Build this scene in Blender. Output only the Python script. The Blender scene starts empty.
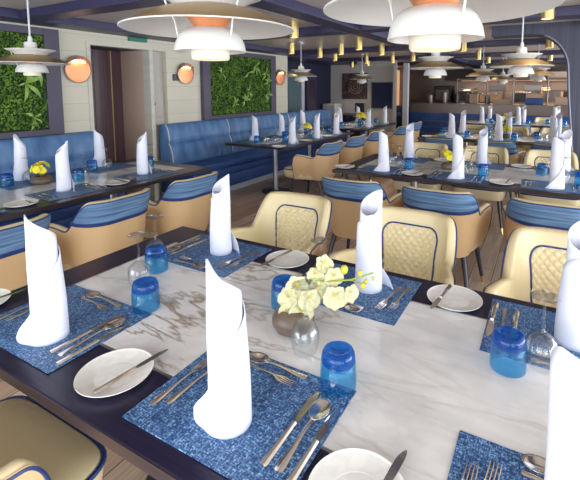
import bpy, bmesh, math, random
from mathutils import Vector, Matrix, noise as mnoise
random.seed(7)
sc = bpy.context.scene
COL = sc.collection
PI = math.pi
sin, cos = math.sin, math.cos
R = math.radians

# ------------------------------------------------------------------ materials
def new_mat(name):
    m = bpy.data.materials.new(name); m.use_nodes = True
    nt = m.node_tree; nt.nodes.clear()
    out = nt.nodes.new('ShaderNodeOutputMaterial')
    return m, nt, out
def pbr(name, col, rough=.5, metal=0, spec=.5, bump=None, var=None, emit=None, estr=0, sheen=0, coat=0):
    """var=(scale vec, other colour, lo, hi) ; bump=(scale, strength, dist)"""
    m, nt, out = new_mat(name)
    b = nt.nodes.new('ShaderNodeBsdfPrincipled')
    nt.links.new(b.outputs[0], out.inputs[0])
    b.inputs['Base Color'].default_value = (*col, 1); b.inputs['Roughness'].default_value = rough
    b.inputs['Metallic'].default_value = metal; b.inputs['Specular IOR Level'].default_value = spec
    if coat: b.inputs['Coat Weight'].default_value = coat; b.inputs['Coat Roughness'].default_value = .08
    if sheen: b.inputs['Sheen Weight'].default_value = sheen
    if emit: b.inputs['Emission Color'].default_value = (*emit, 1); b.inputs['Emission Strength'].default_value = estr
    tc = nt.nodes.new('ShaderNodeTexCoord')
    if var:
        mp = nt.nodes.new('ShaderNodeMapping'); mp.inputs['Scale'].default_value = var[0]
        nt.links.new(tc.outputs['Object'], mp.inputs[0])
        n = nt.nodes.new('ShaderNodeTexNoise'); n.inputs['Scale'].default_value = 1; n.inputs['Detail'].default_value = 4
        nt.links.new(mp.outputs[0], n.inputs['Vector'])
        cr = nt.nodes.new('ShaderNodeValToRGB')
        cr.color_ramp.elements[0].position = var[2]; cr.color_ramp.elements[1].position = var[3]
        cr.color_ramp.elements[0].color = (*col, 1); cr.color_ramp.elements[1].color = (*var[1], 1)
        nt.links.new(n.outputs[0], cr.inputs[0]); nt.links.new(cr.outputs[0], b.inputs['Base Color'])
    if bump:
        n2 = nt.nodes.new('ShaderNodeTexNoise'); n2.inputs['Scale'].default_value = bump[0]; n2.inputs['Detail'].default_value = 3
        nt.links.new(tc.outputs['Object'], n2.inputs['Vector'])
        bp = nt.nodes.new('ShaderNodeBump'); bp.inputs['Strength'].default_value = bump[1]; bp.inputs['Distance'].default_value = bump[2]
        nt.links.new(n2.outputs[0], bp.inputs['Height']); nt.links.new(bp.outputs[0], b.inputs['Normal'])
    return m
def math_node(nt, op, a, b=None):
    n = nt.nodes.new('ShaderNodeMath'); n.operation = op
    for i, v in enumerate((a, b)):
        if v is None: continue
        if isinstance(v, (int, float)): n.inputs[i].default_value = v
        else: nt.links.new(v, n.inputs[i])
    return n.outputs[0]
def mix_node(nt, f, a, b):
    n = nt.nodes.new('ShaderNodeMix'); n.data_type = 'RGBA'
    if isinstance(f, (int, float)): n.inputs[0].default_value = f
    else: nt.links.new(f, n.inputs[0])
    for i, v in ((6, a), (7, b)):
        if isinstance(v, tuple): n.inputs[i].default_value = (*v, 1)
        else: nt.links.new(v, n.inputs[i])
    return n.outputs[2]

def tint_glass(name, col, gloss=.1, rough=.02, body=None, bodyfac=0):
    m, nt, out = new_mat(name)
    tr = nt.nodes.new('ShaderNodeBsdfTransparent'); tr.inputs[0].default_value = (*col, 1)
    gl = nt.nodes.new('ShaderNodeBsdfGlossy'); gl.inputs['Roughness'].default_value = rough
    lw = nt.nodes.new('ShaderNodeLayerWeight'); lw.inputs[0].default_value = .25
    f = math_node(nt, 'MULTIPLY_ADD', lw.outputs['Facing'], .75); 
    f.node.inputs[2].default_value = gloss*.5
    f = math_node(nt, 'MINIMUM', f, .9)
    f2 = math_node(nt, 'MULTIPLY', f, .62 if body is None else .5)
    ms = nt.nodes.new('ShaderNodeMixShader')
    nt.links.new(f2, ms.inputs[0]); nt.links.new(tr.outputs[0], ms.inputs[1]); nt.links.new(gl.outputs[0], ms.inputs[2])
    last = ms.outputs[0]
    if body:
        df = nt.nodes.new('ShaderNodeBsdfTranslucent'); df.inputs[0].default_value = (*body, 1)
        d2 = nt.nodes.new('ShaderNodeBsdfDiffuse'); d2.inputs[0].default_value = (*body, 1)
        a = nt.nodes.new('ShaderNodeMixShader'); a.inputs[0].default_value = .5
        nt.links.new(df.outputs[0], a.inputs[1]); nt.links.new(d2.outputs[0], a.inputs[2])
        ms2 = nt.nodes.new('ShaderNodeMixShader'); ms2.inputs[0].default_value = bodyfac
        nt.links.new(last, ms2.inputs[1]); nt.links.new(a.outputs[0], ms2.inputs[2]); last = ms2.outputs[0]
    nt.links.new(last, out.inputs[0])
    return m

M = {}
M['napkin'] = pbr('napkin_linen', (.68, .69, .78), .9)
M['steel'] = pbr('polished_steel', (.78, .75, .70), .16, 1)
M['steel_dark'] = pbr('brushed_steel', (.42, .42, .43), .32, 1)
M['plate'] = pbr('stoneware_glaze', (.72, .71, .66), .25, var=((40, 40, 40), (.78, .77, .73), .4, .6))
M['cream'] = pbr('cream_leather', (.64, .53, .31), .42, bump=(160, .25, .001))
M['tan'] = pbr('tan_leather', (.58, .39, .20), .45, bump=(160, .2, .001))
M['denim'] = pbr('blue_streaked_fabric', (.035, .085, .19), .6, var=((2.5, 2.5, 75), (.15, .27, .42), .35, .70))
M['navy_trim'] = pbr('navy_piping', (.009, .032, .14), .45)
M['leg'] = pbr('dark_lacquered_wood', (.025, .022, .035), .35)
M['brass'] = pbr('brass', (.72, .48, .18), .28, 1)
M['brass_soft'] = pbr('satin_brass', (.66, .50, .20), .38, .85)
M['banq_back'] = pbr('banquette_blue_leather', (.045, .125, .29), .42, var=((5, 9, 3), (.14, .26, .47), .3, .75), bump=(40, .2, .002))
M['banq_seat'] = pbr('banquette_navy_leather', (.01, .045, .19), .4, var=((3, 3, 6), (.018, .07, .25), .35, .7))
M['cream_pipe'] = pbr('cream_piping', (.62, .60, .52), .6)
M['toe'] = pbr('grey_toe_kick', (.36, .37, .40), .5)
M['wall'] = pbr('offwhite_panelling', (.54, .52, .43), .6, var=((1, 1, 12), (.50, .48, .40), .4, .6))
M['cream_wall'] = pbr('warm_cream_wall', (.50, .46, .44), .6)
M['navy'] = pbr('navy_painted_beam', (.030, .027, .075), .42)
M['navy_dark'] = pbr('navy_dark_wall', (.012, .014, .045), .5)
M['slate'] = pbr('slate_blue_panelling', (.022, .022, .042), .5, var=((60, 60, .6), (.045, .046, .08), .35, .7))
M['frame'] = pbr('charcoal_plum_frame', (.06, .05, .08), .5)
M['white'] = pbr('white_enamel', (.60, .585, .55), .3)
M['white_in'] = pbr('warm_white_enamel', (.66, .58, .47), .45)
M['lamp_brass'] = pbr('lamp_top_brushed_bronze', (.32, .215, .09), .36, .75)
M['copper'] = pbr('copper_lining', (.78, .33, .15), .4, .5)
M['taupe'] = pbr('taupe_metal', (.26, .20, .19), .4, .3)
M['vase'] = pbr('brown_taupe_ceramic', (.12, .085, .062), .4, var=((30, 30, 60), (.15, .108, .08), .4, .6))
M['petal'] = pbr('ivory_petal', (.60, .58, .34), .55)
M['petal_y'] = pbr('yellow_petal', (.80, .70, .03), .55)
M['lip'] = pbr('golden_lip', (.80, .55, .04), .5)
M['stem'] = pbr('olive_stem', (.28, .33, .04), .5)
M['moss'] = pbr('moss_green', (.035, .10, .006), .8, var=((9, 9, 9), (.13, .24, .018), .35, .65))
M['moss_back'] = pbr('moss_deep', (.012, .03, .006), .9)
M['leaf'] = pbr('fern_green', (.13, .27, .04), .5, var=((8, 8, 8), (.30, .42, .10), .4, .7))
M['doorwood'] = pbr('dark_rosewood', (.055, .025, .035), .35, var=((30, 30, .5), (.10, .05, .055), .35, .7))
M['beige'] = pbr('beige_reveal', (.55, .40, .31), .6)
M['grey_metal'] = pbr('grey_cabinet', (.42, .38, .33), .5)
M['black'] = pbr('black_plastic', (.02, .02, .025), .4)
M['column'] = pbr('pale_column_paint', (.50, .50, .52), .45)
M['glasspane'] = tint_glass('greenish_glass', (.72, .82, .80), .12)
M['glassfoot'] = tint_glass('clear_glass_thick', (.93, .95, .96), .4)
M['wineglass'] = tint_glass('clear_glass', (.97, .98, .985), .10)
M['blueglass'] = tint_glass('azure_glass', (.52, .82, .96), .10, body=(.10, .52, .90), bodyfac=.05)
M['blueglass_thick'] = tint_glass('azure_glass_thick', (.14, .50, .88), .10, body=(.01, .24, .72), bodyfac=.18)
M['bulb'] = pbr('glowing_bulb', (1, .8, .5), .5, emit=(1, .62, .28), estr=4)
M['led'] = pbr('warm_led_strip', (1, .8, .5), .5, emit=(1, .62, .30), estr=12)
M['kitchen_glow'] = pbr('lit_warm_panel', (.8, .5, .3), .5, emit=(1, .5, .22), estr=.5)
M['kitchen_steel'] = pbr('kitchen_brown_steel', (.20, .17, .155), .38, .7)
M['bread'] = pbr('warm_cardboard', (.40, .27, .18), .7)
M['exit'] = pbr('green_sign', (.015, .16, .11), .5)
M['sage'] = pbr('sage_board', (.40, .38, .34), .6)

def wood_floor():
    m, nt, out = new_mat('grey_brown_wood_planks')
    b = nt.nodes.new('ShaderNodeBsdfPrincipled'); nt.links.new(b.outputs[0], out.inputs[0])
    tc = nt.nodes.new('ShaderNodeTexCoord')
    mp = nt.nodes.new('ShaderNodeMapping'); mp.inputs['Rotation'].default_value = (0, 0, PI/2)
    nt.links.new(tc.outputs['Object'], mp.inputs[0])
    br = nt.nodes.new('ShaderNodeTexBrick'); br.inputs['Scale'].default_value = 1
    br.inputs['Brick Width'].default_value = 1.2; br.inputs['Row Height'].default_value = .16
    br.inputs['Mortar Size'].default_value = .003; br.offset = .37
    br.inputs['Color1'].default_value = (.42, .28, .19, 1); br.inputs['Color2'].default_value = (.60, .48, .38, 1)
    br.inputs['Mortar'].default_value = (.09, .06, .045, 1)
    nt.links.new(mp.outputs[0], br.inputs[0])
    mp2 = nt.nodes.new('ShaderNodeMapping'); mp2.inputs['Scale'].default_value = (55, 2.2, 1)
    nt.links.new(tc.outputs['Object'], mp2.inputs[0])
    n = nt.nodes.new('ShaderNodeTexNoise'); n.inputs['Scale'].default_value = 1; n.inputs['Detail'].default_value = 6
    nt.links.new(mp2.outputs[0], n.inputs[0])
    mx = nt.nodes.new('ShaderNodeMix'); mx.data_type = 'RGBA'; mx.blend_type = 'MULTIPLY'; mx.inputs[0].default_value = .8
    cr = nt.nodes.new('ShaderNodeValToRGB'); cr.color_ramp.elements[0].position = .3; cr.color_ramp.elements[1].position = .7
    cr.color_ramp.elements[0].color = (.62, .58, .55, 1); cr.color_ramp.elements[1].color = (1.15, 1.1, 1.08, 1)
    nt.links.new(n.outputs[0], cr.inputs[0])
    nt.links.new(br.outputs[0], mx.inputs[6]); nt.links.new(cr.outputs[0], mx.inputs[7])
    nt.links.new(mx.outputs[2], b.inputs['Base Color']); b.inputs['Roughness'].default_value = .42
    return m
M['floor'] = wood_floor()

def marble_mat():
    m, nt, out = new_mat('veined_marble')
    b = nt.nodes.new('ShaderNodeBsdfPrincipled'); nt.links.new(b.outputs[0], out.inputs[0])
    b.inputs['Roughness'].default_value = .13
    tc = nt.nodes.new('ShaderNodeTexCoord')
    def vein(rot, scale, dist, lo, seed):
        mp = nt.nodes.new('ShaderNodeMapping'); mp.inputs['Rotation'].default_value = (0, 0, R(rot)); mp.inputs['Scale'].default_value = scale
        mp.inputs['Location'].default_value = (seed, seed*.7, 0)
        nt.links.new(tc.outputs['Object'], mp.inputs[0])
        n = nt.nodes.new('ShaderNodeTexNoise'); n.inputs['Scale'].default_value = 1; n.inputs['Detail'].default_value = 7
        n.inputs['Roughness'].default_value = .55; n.inputs['Distortion'].default_value = dist
        nt.links.new(mp.outputs[0], n.inputs[0])
        d = math_node(nt, 'ABSOLUTE', math_node(nt, 'SUBTRACT', n.outputs[0], .5))
        cr = nt.nodes.new('ShaderNodeValToRGB')
        cr.color_ramp.elements[0].position = 0; cr.color_ramp.elements[1].position = lo
        cr.color_ramp.elements[0].color = (1, 1, 1, 1); cr.color_ramp.elements[1].color = (0, 0, 0, 1)
        nt.links.new(d, cr.inputs[0])
        return cr.outputs[0]
    base_n = nt.nodes.new('ShaderNodeTexNoise'); base_n.inputs['Scale'].default_value = 4; base_n.inputs['Detail'].default_value = 5
    nt.links.new(tc.outputs['Object'], base_n.inputs[0])
    cr0 = nt.nodes.new('ShaderNodeValToRGB'); cr0.color_ramp.elements[0].position = .36; cr0.color_ramp.elements[1].position = .62
    nt.links.new(base_n.outputs[0], cr0.inputs[0])
    c = mix_node(nt, cr0.outputs[0], (.60, .59, .58), (.80, .79, .77))
    v1 = vein(35, (1.8, 7.5, 1), .6, .030, 3.1)
    mask = nt.nodes.new('ShaderNodeTexNoise'); mask.inputs['Scale'].default_value = 2.3
    nt.links.new(tc.outputs['Object'], mask.inputs[0])
    mk = nt.nodes.new('ShaderNodeValToRGB'); mk.color_ramp.elements[0].position = .36; mk.color_ramp.elements[1].position = .52
    nt.links.new(mask.outputs[0], mk.inputs[0])
    sp = nt.nodes.new('ShaderNodeSeparateXYZ'); nt.links.new(tc.outputs['Object'], sp.inputs[0])
    side = nt.nodes.new('ShaderNodeMapRange'); nt.links.new(sp.outputs[0], side.inputs[0])
    side.inputs[1].default_value = -.1; side.inputs[2].default_value = -.8; side.inputs[3].default_value = .25; side.inputs[4].default_value = 1
    v1m = math_node(nt, 'MULTIPLY', math_node(nt, 'MULTIPLY', v1, mk.outputs[0]), side.outputs[0])
    c = mix_node(nt, v1m, c, (.26, .19, .12))
    v2 = math_node(nt, 'MULTIPLY', vein(28, (2.2, 7, 1), .9, .06, 9.4), .20)
    c = mix_node(nt, v2, c, (.44, .42, .42))
    nt.links.new(c, b.inputs['Base Color'])
    return m
M['marble'] = marble_mat()

def table_wood():
    m, nt, out = new_mat('ebonised_tabletop_wood')
    b = nt.nodes.new('ShaderNodeBsdfPrincipled'); nt.links.new(b.outputs[0], out.inputs[0])
    tc = nt.nodes.new('ShaderNodeTexCoord'); mp = nt.nodes.new('ShaderNodeMapping'); mp.inputs['Scale'].default_value = (4, 90, 60)
    nt.links.new(tc.outputs['Object'], mp.inputs[0])
    n = nt.nodes.new('ShaderNodeTexNoise'); n.inputs['Scale'].default_value = 1; n.inputs['Detail'].default_value = 5
    nt.links.new(mp.outputs[0], n.inputs[0])
    cr = nt.nodes.new('ShaderNodeValToRGB'); cr.color_ramp.elements[0].position = .35; cr.color_ramp.elements[1].position = .7
    cr.color_ramp.elements[0].color = (.008, .007, .026, 1); cr.color_ramp.elements[1].color = (.022, .016, .042, 1)
    nt.links.new(n.outputs[0], cr.inputs[0]); nt.links.new(cr.outputs[0], b.inputs['Base Color'])
    b.inputs['Roughness'].default_value = .3; b.inputs['Specular IOR Level'].default_value = .3
    return m
M['table'] = table_wood()
M['table_edge'] = pbr('dark_walnut_edge', (.015, .009, .012), .4, var=((3, 3, 200), (.036, .021, .022), .4, .65))

def mat_weave():
    m, nt, out = new_mat('woven_blue_vinyl')
    b = nt.nodes.new('ShaderNodeBsdfPrincipled'); nt.links.new(b.outputs[0], out.inputs[0])
    tc = nt.nodes.new('ShaderNodeTexCoord')
    def st(scale, loc=0):
        mp = nt.nodes.new('ShaderNodeMapping'); mp.inputs['Scale'].default_value = scale; mp.inputs['Location'].default_value = (loc, loc, 0)
        nt.links.new(tc.outputs['Object'], mp.inputs[0])
        n = nt.nodes.new('ShaderNodeTexNoise'); n.inputs['Scale'].default_value = 1; n.inputs['Detail'].default_value = 2
        nt.links.new(mp.outputs[0], n.inputs[0])
        return n.outputs[0]
    a = st((50, 270, 1)); c = st((270, 50, 1), 5)
    ck = nt.nodes.new('ShaderNodeTexChecker'); ck.inputs['Scale'].default_value = 165
    nt.links.new(tc.outputs['Object'], ck.inputs[0])
    f = nt.nodes.new('ShaderNodeMix'); f.data_type = 'FLOAT'
    nt.links.new(ck.outputs['Fac'], f.inputs[0]); nt.links.new(a, f.inputs[2]); nt.links.new(c, f.inputs[3])
    big = st((14, 14, 1), 2)
    f2 = math_node(nt, 'ADD', f.outputs[0], math_node(nt, 'MULTIPLY', math_node(nt, 'SUBTRACT', big, .5), .12))
    cr = nt.nodes.new('ShaderNodeValToRGB'); e = cr.color_ramp.elements
    e[0].position = .38; e[0].color = (.010, .032, .11, 1); e[1].position = .66; e[1].color = (.27, .46, .70, 1)
    k = e.new(.52); k.color = (.035, .115, .29, 1)
    nt.links.new(f2, cr.inputs[0]); nt.links.new(cr.outputs[0], b.inputs['Base Color'])
    b.inputs['Roughness'].default_value = .5
    bp = nt.nodes.new('ShaderNodeBump'); bp.inputs['Strength'].default_value = .5; bp.inputs['Distance'].default_value = .001
    nt.links.new(f2, bp.inputs['Height']); nt.links.new(bp.outputs[0], b.inputs['Normal'])
    return m
M['mat'] = mat_weave()

def tile_mat(name, col, line, sx, sy, axis='XY', rough=.5, mort=.006):
    m, nt, out = new_mat(name)
    b = nt.nodes.new('ShaderNodeBsdfPrincipled'); nt.links.new(b.outputs[0], out.inputs[0])
    tc = nt.nodes.new('ShaderNodeTexCoord'); sp = nt.nodes.new('ShaderNodeSeparateXYZ'); nt.links.new(tc.outputs['Object'], sp.inputs[0])
    cb = nt.nodes.new('ShaderNodeCombineXYZ')
    nt.links.new(sp.outputs['XYZ'.index(axis[0])], cb.inputs[0]); nt.links.new(sp.outputs['XYZ'.index(axis[1])], cb.inputs[1])
    br = nt.nodes.new('ShaderNodeTexBrick'); br.inputs['Scale'].default_value = 1; br.offset = 0
    br.inputs['Brick Width'].default_value = sx; br.inputs['Row Height'].default_value = sy; br.inputs['Mortar Size'].default_value = mort
    br.inputs['Color1'].default_value = (*col, 1); br.inputs['Color2'].default_value = (*[k*.93 for k in col], 1); br.inputs['Mortar'].default_value = (*line, 1)
    nt.links.new(cb.outputs[0], br.inputs[0]); nt.links.new(br.outputs[0], b.inputs['Base Color'])
    b.inputs['Roughness'].default_value = rough
    return m
M['ceiling'] = tile_mat('taupe_ceiling_panels', (.52, .46, .41), (.70, .66, .62), 1.15, .8, rough=.35, mort=.008)
M['wallboard'] = tile_mat('offwhite_horizontal_boards', (.56, .52, .41), (.44, .41, .32), 20, .19, 'YZ', .5, .004)
M['kitchen_wall'] = pbr('kitchen_steel_wall', (.30, .25, .22), .38, .6, var=((1.2, 1, 2), (.16, .12, .12), .35, .7))

# ------------------------------------------------------------------ mesh helpers
def link(name, me, parent=None):
    o = bpy.data.objects.new(name, me); COL.objects.link(o)
    if parent: o.parent = parent
    return o
def mesh_obj(name, bm, m, parent=None, smooth=True, ang=40):
    bmesh.ops.recalc_face_normals(bm, faces=bm.faces)
    me = bpy.data.meshes.new(name); bm.to_mesh(me); bm.free()
    for k in (m if isinstance(m, (list, tuple)) else [m]): me.materials.append(k)
    if smooth:
        me.polygons.foreach_set('use_smooth', [True]*len(me.polygons))
        try: me.set_sharp_from_angle(angle=R(ang))
        except Exception: pass
    return link(name, me, parent)
def tag(o, label=None, cat=None, group=None, kind=None):
    if label: o['label'] = label
    if cat: o['category'] = cat
    if group: o['group'] = group
    if kind: o['kind'] = kind
    return o
def empty(name, loc=(0, 0, 0), rz=0):
    o = bpy.data.objects.new(name, None); COL.objects.link(o); o.empty_display_size = .05
    o.location = loc; o.rotation_euler = (0, 0, rz); return o
def dup(root, loc, rz=0, label=None, group=None, scale=None, tilt=None):
    r = root.copy(); COL.objects.link(r); r.location = loc
    r.rotation_euler = (tilt[0], tilt[1], rz) if tilt else (0, 0, rz)
    if scale: r.scale = scale if isinstance(scale, tuple) else (scale,)*3
    if label: r['label'] = label
    if group: r['group'] = group
    for ch in list(root.children):
        c = ch.copy(); COL.objects.link(c); c.parent = r
        for g in ch.children:
            d = g.copy(); COL.objects.link(d); d.parent = c
    return r
class Proto:
    """first call of place() uses the original, later calls copy it"""
    def __init__(s, root): s.root = root; s.used = False
    def place(s, loc, rz=0, label=None, group=None, scale=None, tilt=None):
        if not s.used:
            s.used = True; r = s.root; r.location = loc
            r.rotation_euler = (tilt[0], tilt[1], rz) if tilt else (0, 0, rz)
            if scale: r.scale = scale if isinstance(scale, tuple) else (scale,)*3
            if label: r['label'] = label
            if group: r['group'] = group
            return r
        return dup(s.root, loc, rz, label, group, scale or (1, 1, 1), tilt)
def box(bm, x0, x1, y0, y1, z0, z1, bev=0, mi=0):
    r = bmesh.ops.create_cube(bm, size=1)
    vs = r['verts']
    for v in vs: v.co = Vector(((x0+x1)/2+v.co.x*(x1-x0), (y0+y1)/2+v.co.y*(y1-y0), (z0+z1)/2+v.co.z*(z1-z0)))
    fs = set(f for v in vs for f in v.link_faces)
    for f in fs: f.material_index = mi
    if bev:
        es = set(e for v in vs for e in v.link_edges)
        bmesh.ops.bevel(bm, geom=list(es), offset=bev, segments=2, affect='EDGES', profile=.6)
    return vs
def lathe(bm, prof, seg=32, cx=0, cy=0, mi=0, cap=False, sx=1, sy=1):
    rings = []
    for (r, z) in prof:
        if r < 1e-6: rings.append([bm.verts.new((cx, cy, z))])
        else: rings.append([bm.verts.new((cx+r*cos(2*PI*i/seg)*sx, cy+r*sin(2*PI*i/seg)*sy, z)) for i in range(seg)])
    for a, b in zip(rings, rings[1:]):
        for i in range(seg):
            j = (i+1) % seg
            if len(a) == 1 and len(b) == 1: continue
            if len(a) == 1: f = bm.faces.new((a[0], b[i], b[j]))
            elif len(b) == 1: f = bm.faces.new((a[i], a[j], b[0]))
            else: f = bm.faces.new((a[i], a[j], b[j], b[i]))
            f.material_index = mi
def tube(bm, pts, r, seg=8, closed=False, mi=0, rs=None):
    pts = [Vector(p) for p in pts]; n = len(pts); rings = []
    up = Vector((0, 0, 1))
    for i, p in enumerate(pts):
        if closed: t = pts[(i+1) % n]-pts[i-1]
        else: t = pts[min(i+1, n-1)]-pts[max(i-1, 0)]
        t.normalize()
        u = up.cross(t)
        if u.length < .1: u = Vector((1, 0, 0)).cross(t)
        u.normalize(); v = t.cross(u)
        rr = rs[i] if rs else r
        rings.append([bm.verts.new(p+u*cos(2*PI*k/seg)*rr+v*sin(2*PI*k/seg)*rr) for k in range(seg)])
    m_ = n if closed else n-1
    for i in range(m_):
        a, b = rings[i], rings[(i+1) % n]
        for k in range(seg):
            bm.faces.new((a[k], a[(k+1) % seg], b[(k+1) % seg], b[k])).material_index = mi
    if not closed:
        bm.faces.new(rings[0]).material_index = mi; bm.faces.new(list(reversed(rings[-1]))).material_index = mi
def grid(bm, fn, nu, nv, mi=0, closed_u=False):
    vs = [[bm.verts.new(fn(i/(nu if closed_u else nu), j/nv)) for j in range(nv+1)] for i in range(nu if closed_u else nu+1)]
    for i in range(nu):
        a = vs[i]; b = vs[(i+1) % len(vs)]
        for j in range(nv):
            try: bm.faces.new((a[j], b[j], b[j+1], a[j+1])).material_index = mi
            except ValueError: pass
    return vs
def smooth01(x): x = max(0, min(1, x)); return x*x*(3-2*x)
def lerp_tab(tab, x):
    if x <= tab[0][0]: return tab[0][1]
    for (a, b), (c, d) in zip(tab, tab[1:]):
        if x <= c: return b+(d-b)*(x-a)/(c-a)
    return tab[-1][1]

# ------------------------------------------------------------------ setting / room shell
def struct(name, bm, m, **k): return tag(mesh_obj(name, bm, m, smooth=False, **k), kind='structure')
CEIL = 2.205; BEAM = 2.125
bm = bmesh.new(); box(bm, -5.6, 3.6, -2.2, 14.2, -.08, 0); struct('floor', bm, M['floor'])
bm = bmesh.new(); box(bm, -5.6, 3.6, -2.2, 14.2, CEIL, CEIL+.08); struct('ceiling', bm, M['ceiling'])
# left wall with door opening Y 2.93..3.98
WX = -4.55
bm = bmesh.new()
box(bm, WX-.12, WX, -2.2, 2.91, 0, CEIL); box(bm, WX-.12, WX, 4.0, 7.0, 0, CEIL); box(bm, WX-.12, WX, 2.91, 4.0, 2.0, CEIL)
struct('wall_left', bm, M['wallboard'])
bm = bmesh.new(); box(bm, WX-.12, WX+.012, 2.885, 2.93, 0, 1.985); box(bm, WX-.12, WX+.012, 2.885, 4.02, 1.985, 2.02); box(bm, WX-.12, WX+.012, 3.72, 3.775, 0, 1.985)
struct('trim_1', bm, M['wall'])
# door recess
bm = bmesh.new()
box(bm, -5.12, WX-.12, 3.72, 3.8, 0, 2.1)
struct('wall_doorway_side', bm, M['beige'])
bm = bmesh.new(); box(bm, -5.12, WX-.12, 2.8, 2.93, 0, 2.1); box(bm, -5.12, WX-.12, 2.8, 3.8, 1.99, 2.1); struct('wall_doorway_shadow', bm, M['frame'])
dr = tag(empty('door_1', (-5.1, 3.32, 0)), kind='structure')
bm = bmesh.new(); box(bm, -.04, 0, -.39, -.005, 0, 1.99, .004); box(bm, -.04, 0, .005, .40, 0, 1.99, .004); mesh_obj('door_leaf', bm, M['doorwood'], dr, False)
bm = bmesh.new(); box(bm, 0, .008, .235, .247, .0, 1.99); mesh_obj('door_handle', bm, M['brass_soft'], dr, False)
# slim grey service cabinet beside the doorway
cb = empty('service_cabinet', (WX-.10, 3.89, 0)); tag(cb, 'narrow grey built-in service cabinet right of the dark doorway', 'cabinet')
bm = bmesh.new(); box(bm, -.04, .03, -.11, .11, 0, 1.999); mesh_obj('body', bm, M['grey_metal'], cb, False)
bm = bmesh.new(); box(bm, .03, .045, -.095, .095, 1.12, 1.46, .004); hd = mesh_obj('door', bm, M['grey_metal'], cb, False)
bm = bmesh.new(); box(bm, .045, .056, -.075, -.055, 1.27, 1.31, .002); mesh_obj('handle', bm, M['black'], hd, False)
bm = bmesh.new(); box(bm, .03, .04, -.095, .095, .06, 1.10, .004); mesh_obj('panel', bm, M['grey_metal'], cb, False)
bm = bmesh.new(); box(bm, .045, .058, -.17, -.155, .86, .93, .003)
tag(mesh_obj('thermostat', None or (lambda b: (box(b, WX, WX+.02, 4.10, 4.20, 1.60, 1.69, .004), b)[1])(bmesh.new()), M['black'], None, False), 'small dark wall control plate left of the middle sconce', 'switch'); bm.free()

# beyond the end of the left wall: recess, corridor wall, cream end wall, kitchen
bm = bmesh.new(); box(bm, -5.5, -5.38, 7.0, 10.6, 0, CEIL); box(bm, -5.4, WX-.12, 7.0, 7.1, 0, CEIL); struct('wall_corridor', bm, M['navy_dark'])
w1 = tag(empty('window_1', (-5.37, 8.55, 0)), kind='structure')
bm = bmesh.new(); box(bm, -.005, .012, -.28, .28, .3, 1.9); mesh_obj('window_pane', bm, pbr('tinted_window', (.10, .15, .17), .15), w1, False)
bm = bmesh.new(); box(bm, -.005, .04, .28, .42, 0, 2.0); mesh_obj('window_frame', bm, M['column'], w1, False)
d2 = tag(empty('door_2', (-5.37, 9.3, 0)), kind='structure')
bm = bmesh.new(); box(bm, -.005, .03, -.2, .3, .0, 1.85, .004); mesh_obj('door_leaf', bm, M['navy'], d2, False)
bm = bmesh.new(); box(bm, .03, .04, -.12, .22, .9, 1.72, .004); mesh_obj('door_panel', bm, pbr('dark_door_glass', (.05, .035, .05), .15), d2, False)
EY = 10.5
bm = bmesh.new(); box(bm, -5.5, -3.5, EY, EY+.12, 0, CEIL); struct('wall_back', bm, M['cream_wall'])
bm = bmesh.new(); box(bm, -5.5, 3.6, 14.0, 14.1, 0, CEIL); struct('wall_kitchen', bm, M['kitchen_wall'])
bm = bmesh.new(); box(bm, -5.5, -5.4, 10.6, 14, 0, CEIL); struct('wall_kitchen_left', bm, M['kitchen_wall'])
# marble cladding on the right half of the cream wall
bm = bmesh.new(); box(bm, -4.22, -3.48, EY-.03, EY, 0, BEAM-.06); box(bm, -4.25, -4.20, EY-.04, EY, 0, BEAM-.06)
struct('trim_2', bm, M['sage'])
w2 = tag(empty('window_2', (-3.84, EY-.035, 1.30)), kind='structure')
bm = bmesh.new(); box(bm, -.27, .27, -.01, .01, -.32, .33); mesh_obj('window_pane', bm, pbr('dark_blue_pane', (.03, .035, .07), .12), w2, False)
bm = bmesh.new()
for a in ((-.29, -.27, -.34, .35), (.27, .29, -.34, .35), (-.29, .29, .33, .35), (-.29, .29, -.34, -.32)): box(bm, a[0], a[1], -.025, .01, a[2], a[3])
mesh_obj('window_frame', bm, M['frame'], w2, False)

# ceiling beams
bn = 0
def beam(x0, x1, y0, y1):
    global bn; bn += 1
    bm = bmesh.new(); box(bm, x0, x1, y0, y1, BEAM, CEIL-.0005, .006); struct('trim_beam_%d' % bn, bm, M['navy'])
    
beam(-2.04, -1.82, -2.2, 13.9)
beam(-4.55, -4.22, -2.2, 7.0)
beam(.35, .6, -2.2, 5.2)
beam(-5.38, -4.55, 7.0, 10.4)
for y in (2.08, 4.25, 6.75, 9.0, 11.3):
    for x0, x1 in ((-4.22 if y < 7 else -4.55, -2.06), (-1.82, .35 if y < 5.2 else 3.5)):
        beam(x0, x1, y, y+.20 + (.06 if y > 4 and y < 5 else 0))
bm = bmesh.new(); box(bm, -4.0, -3.86, 10.38, 10.4, 1, 1.01); bm.free()

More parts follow.
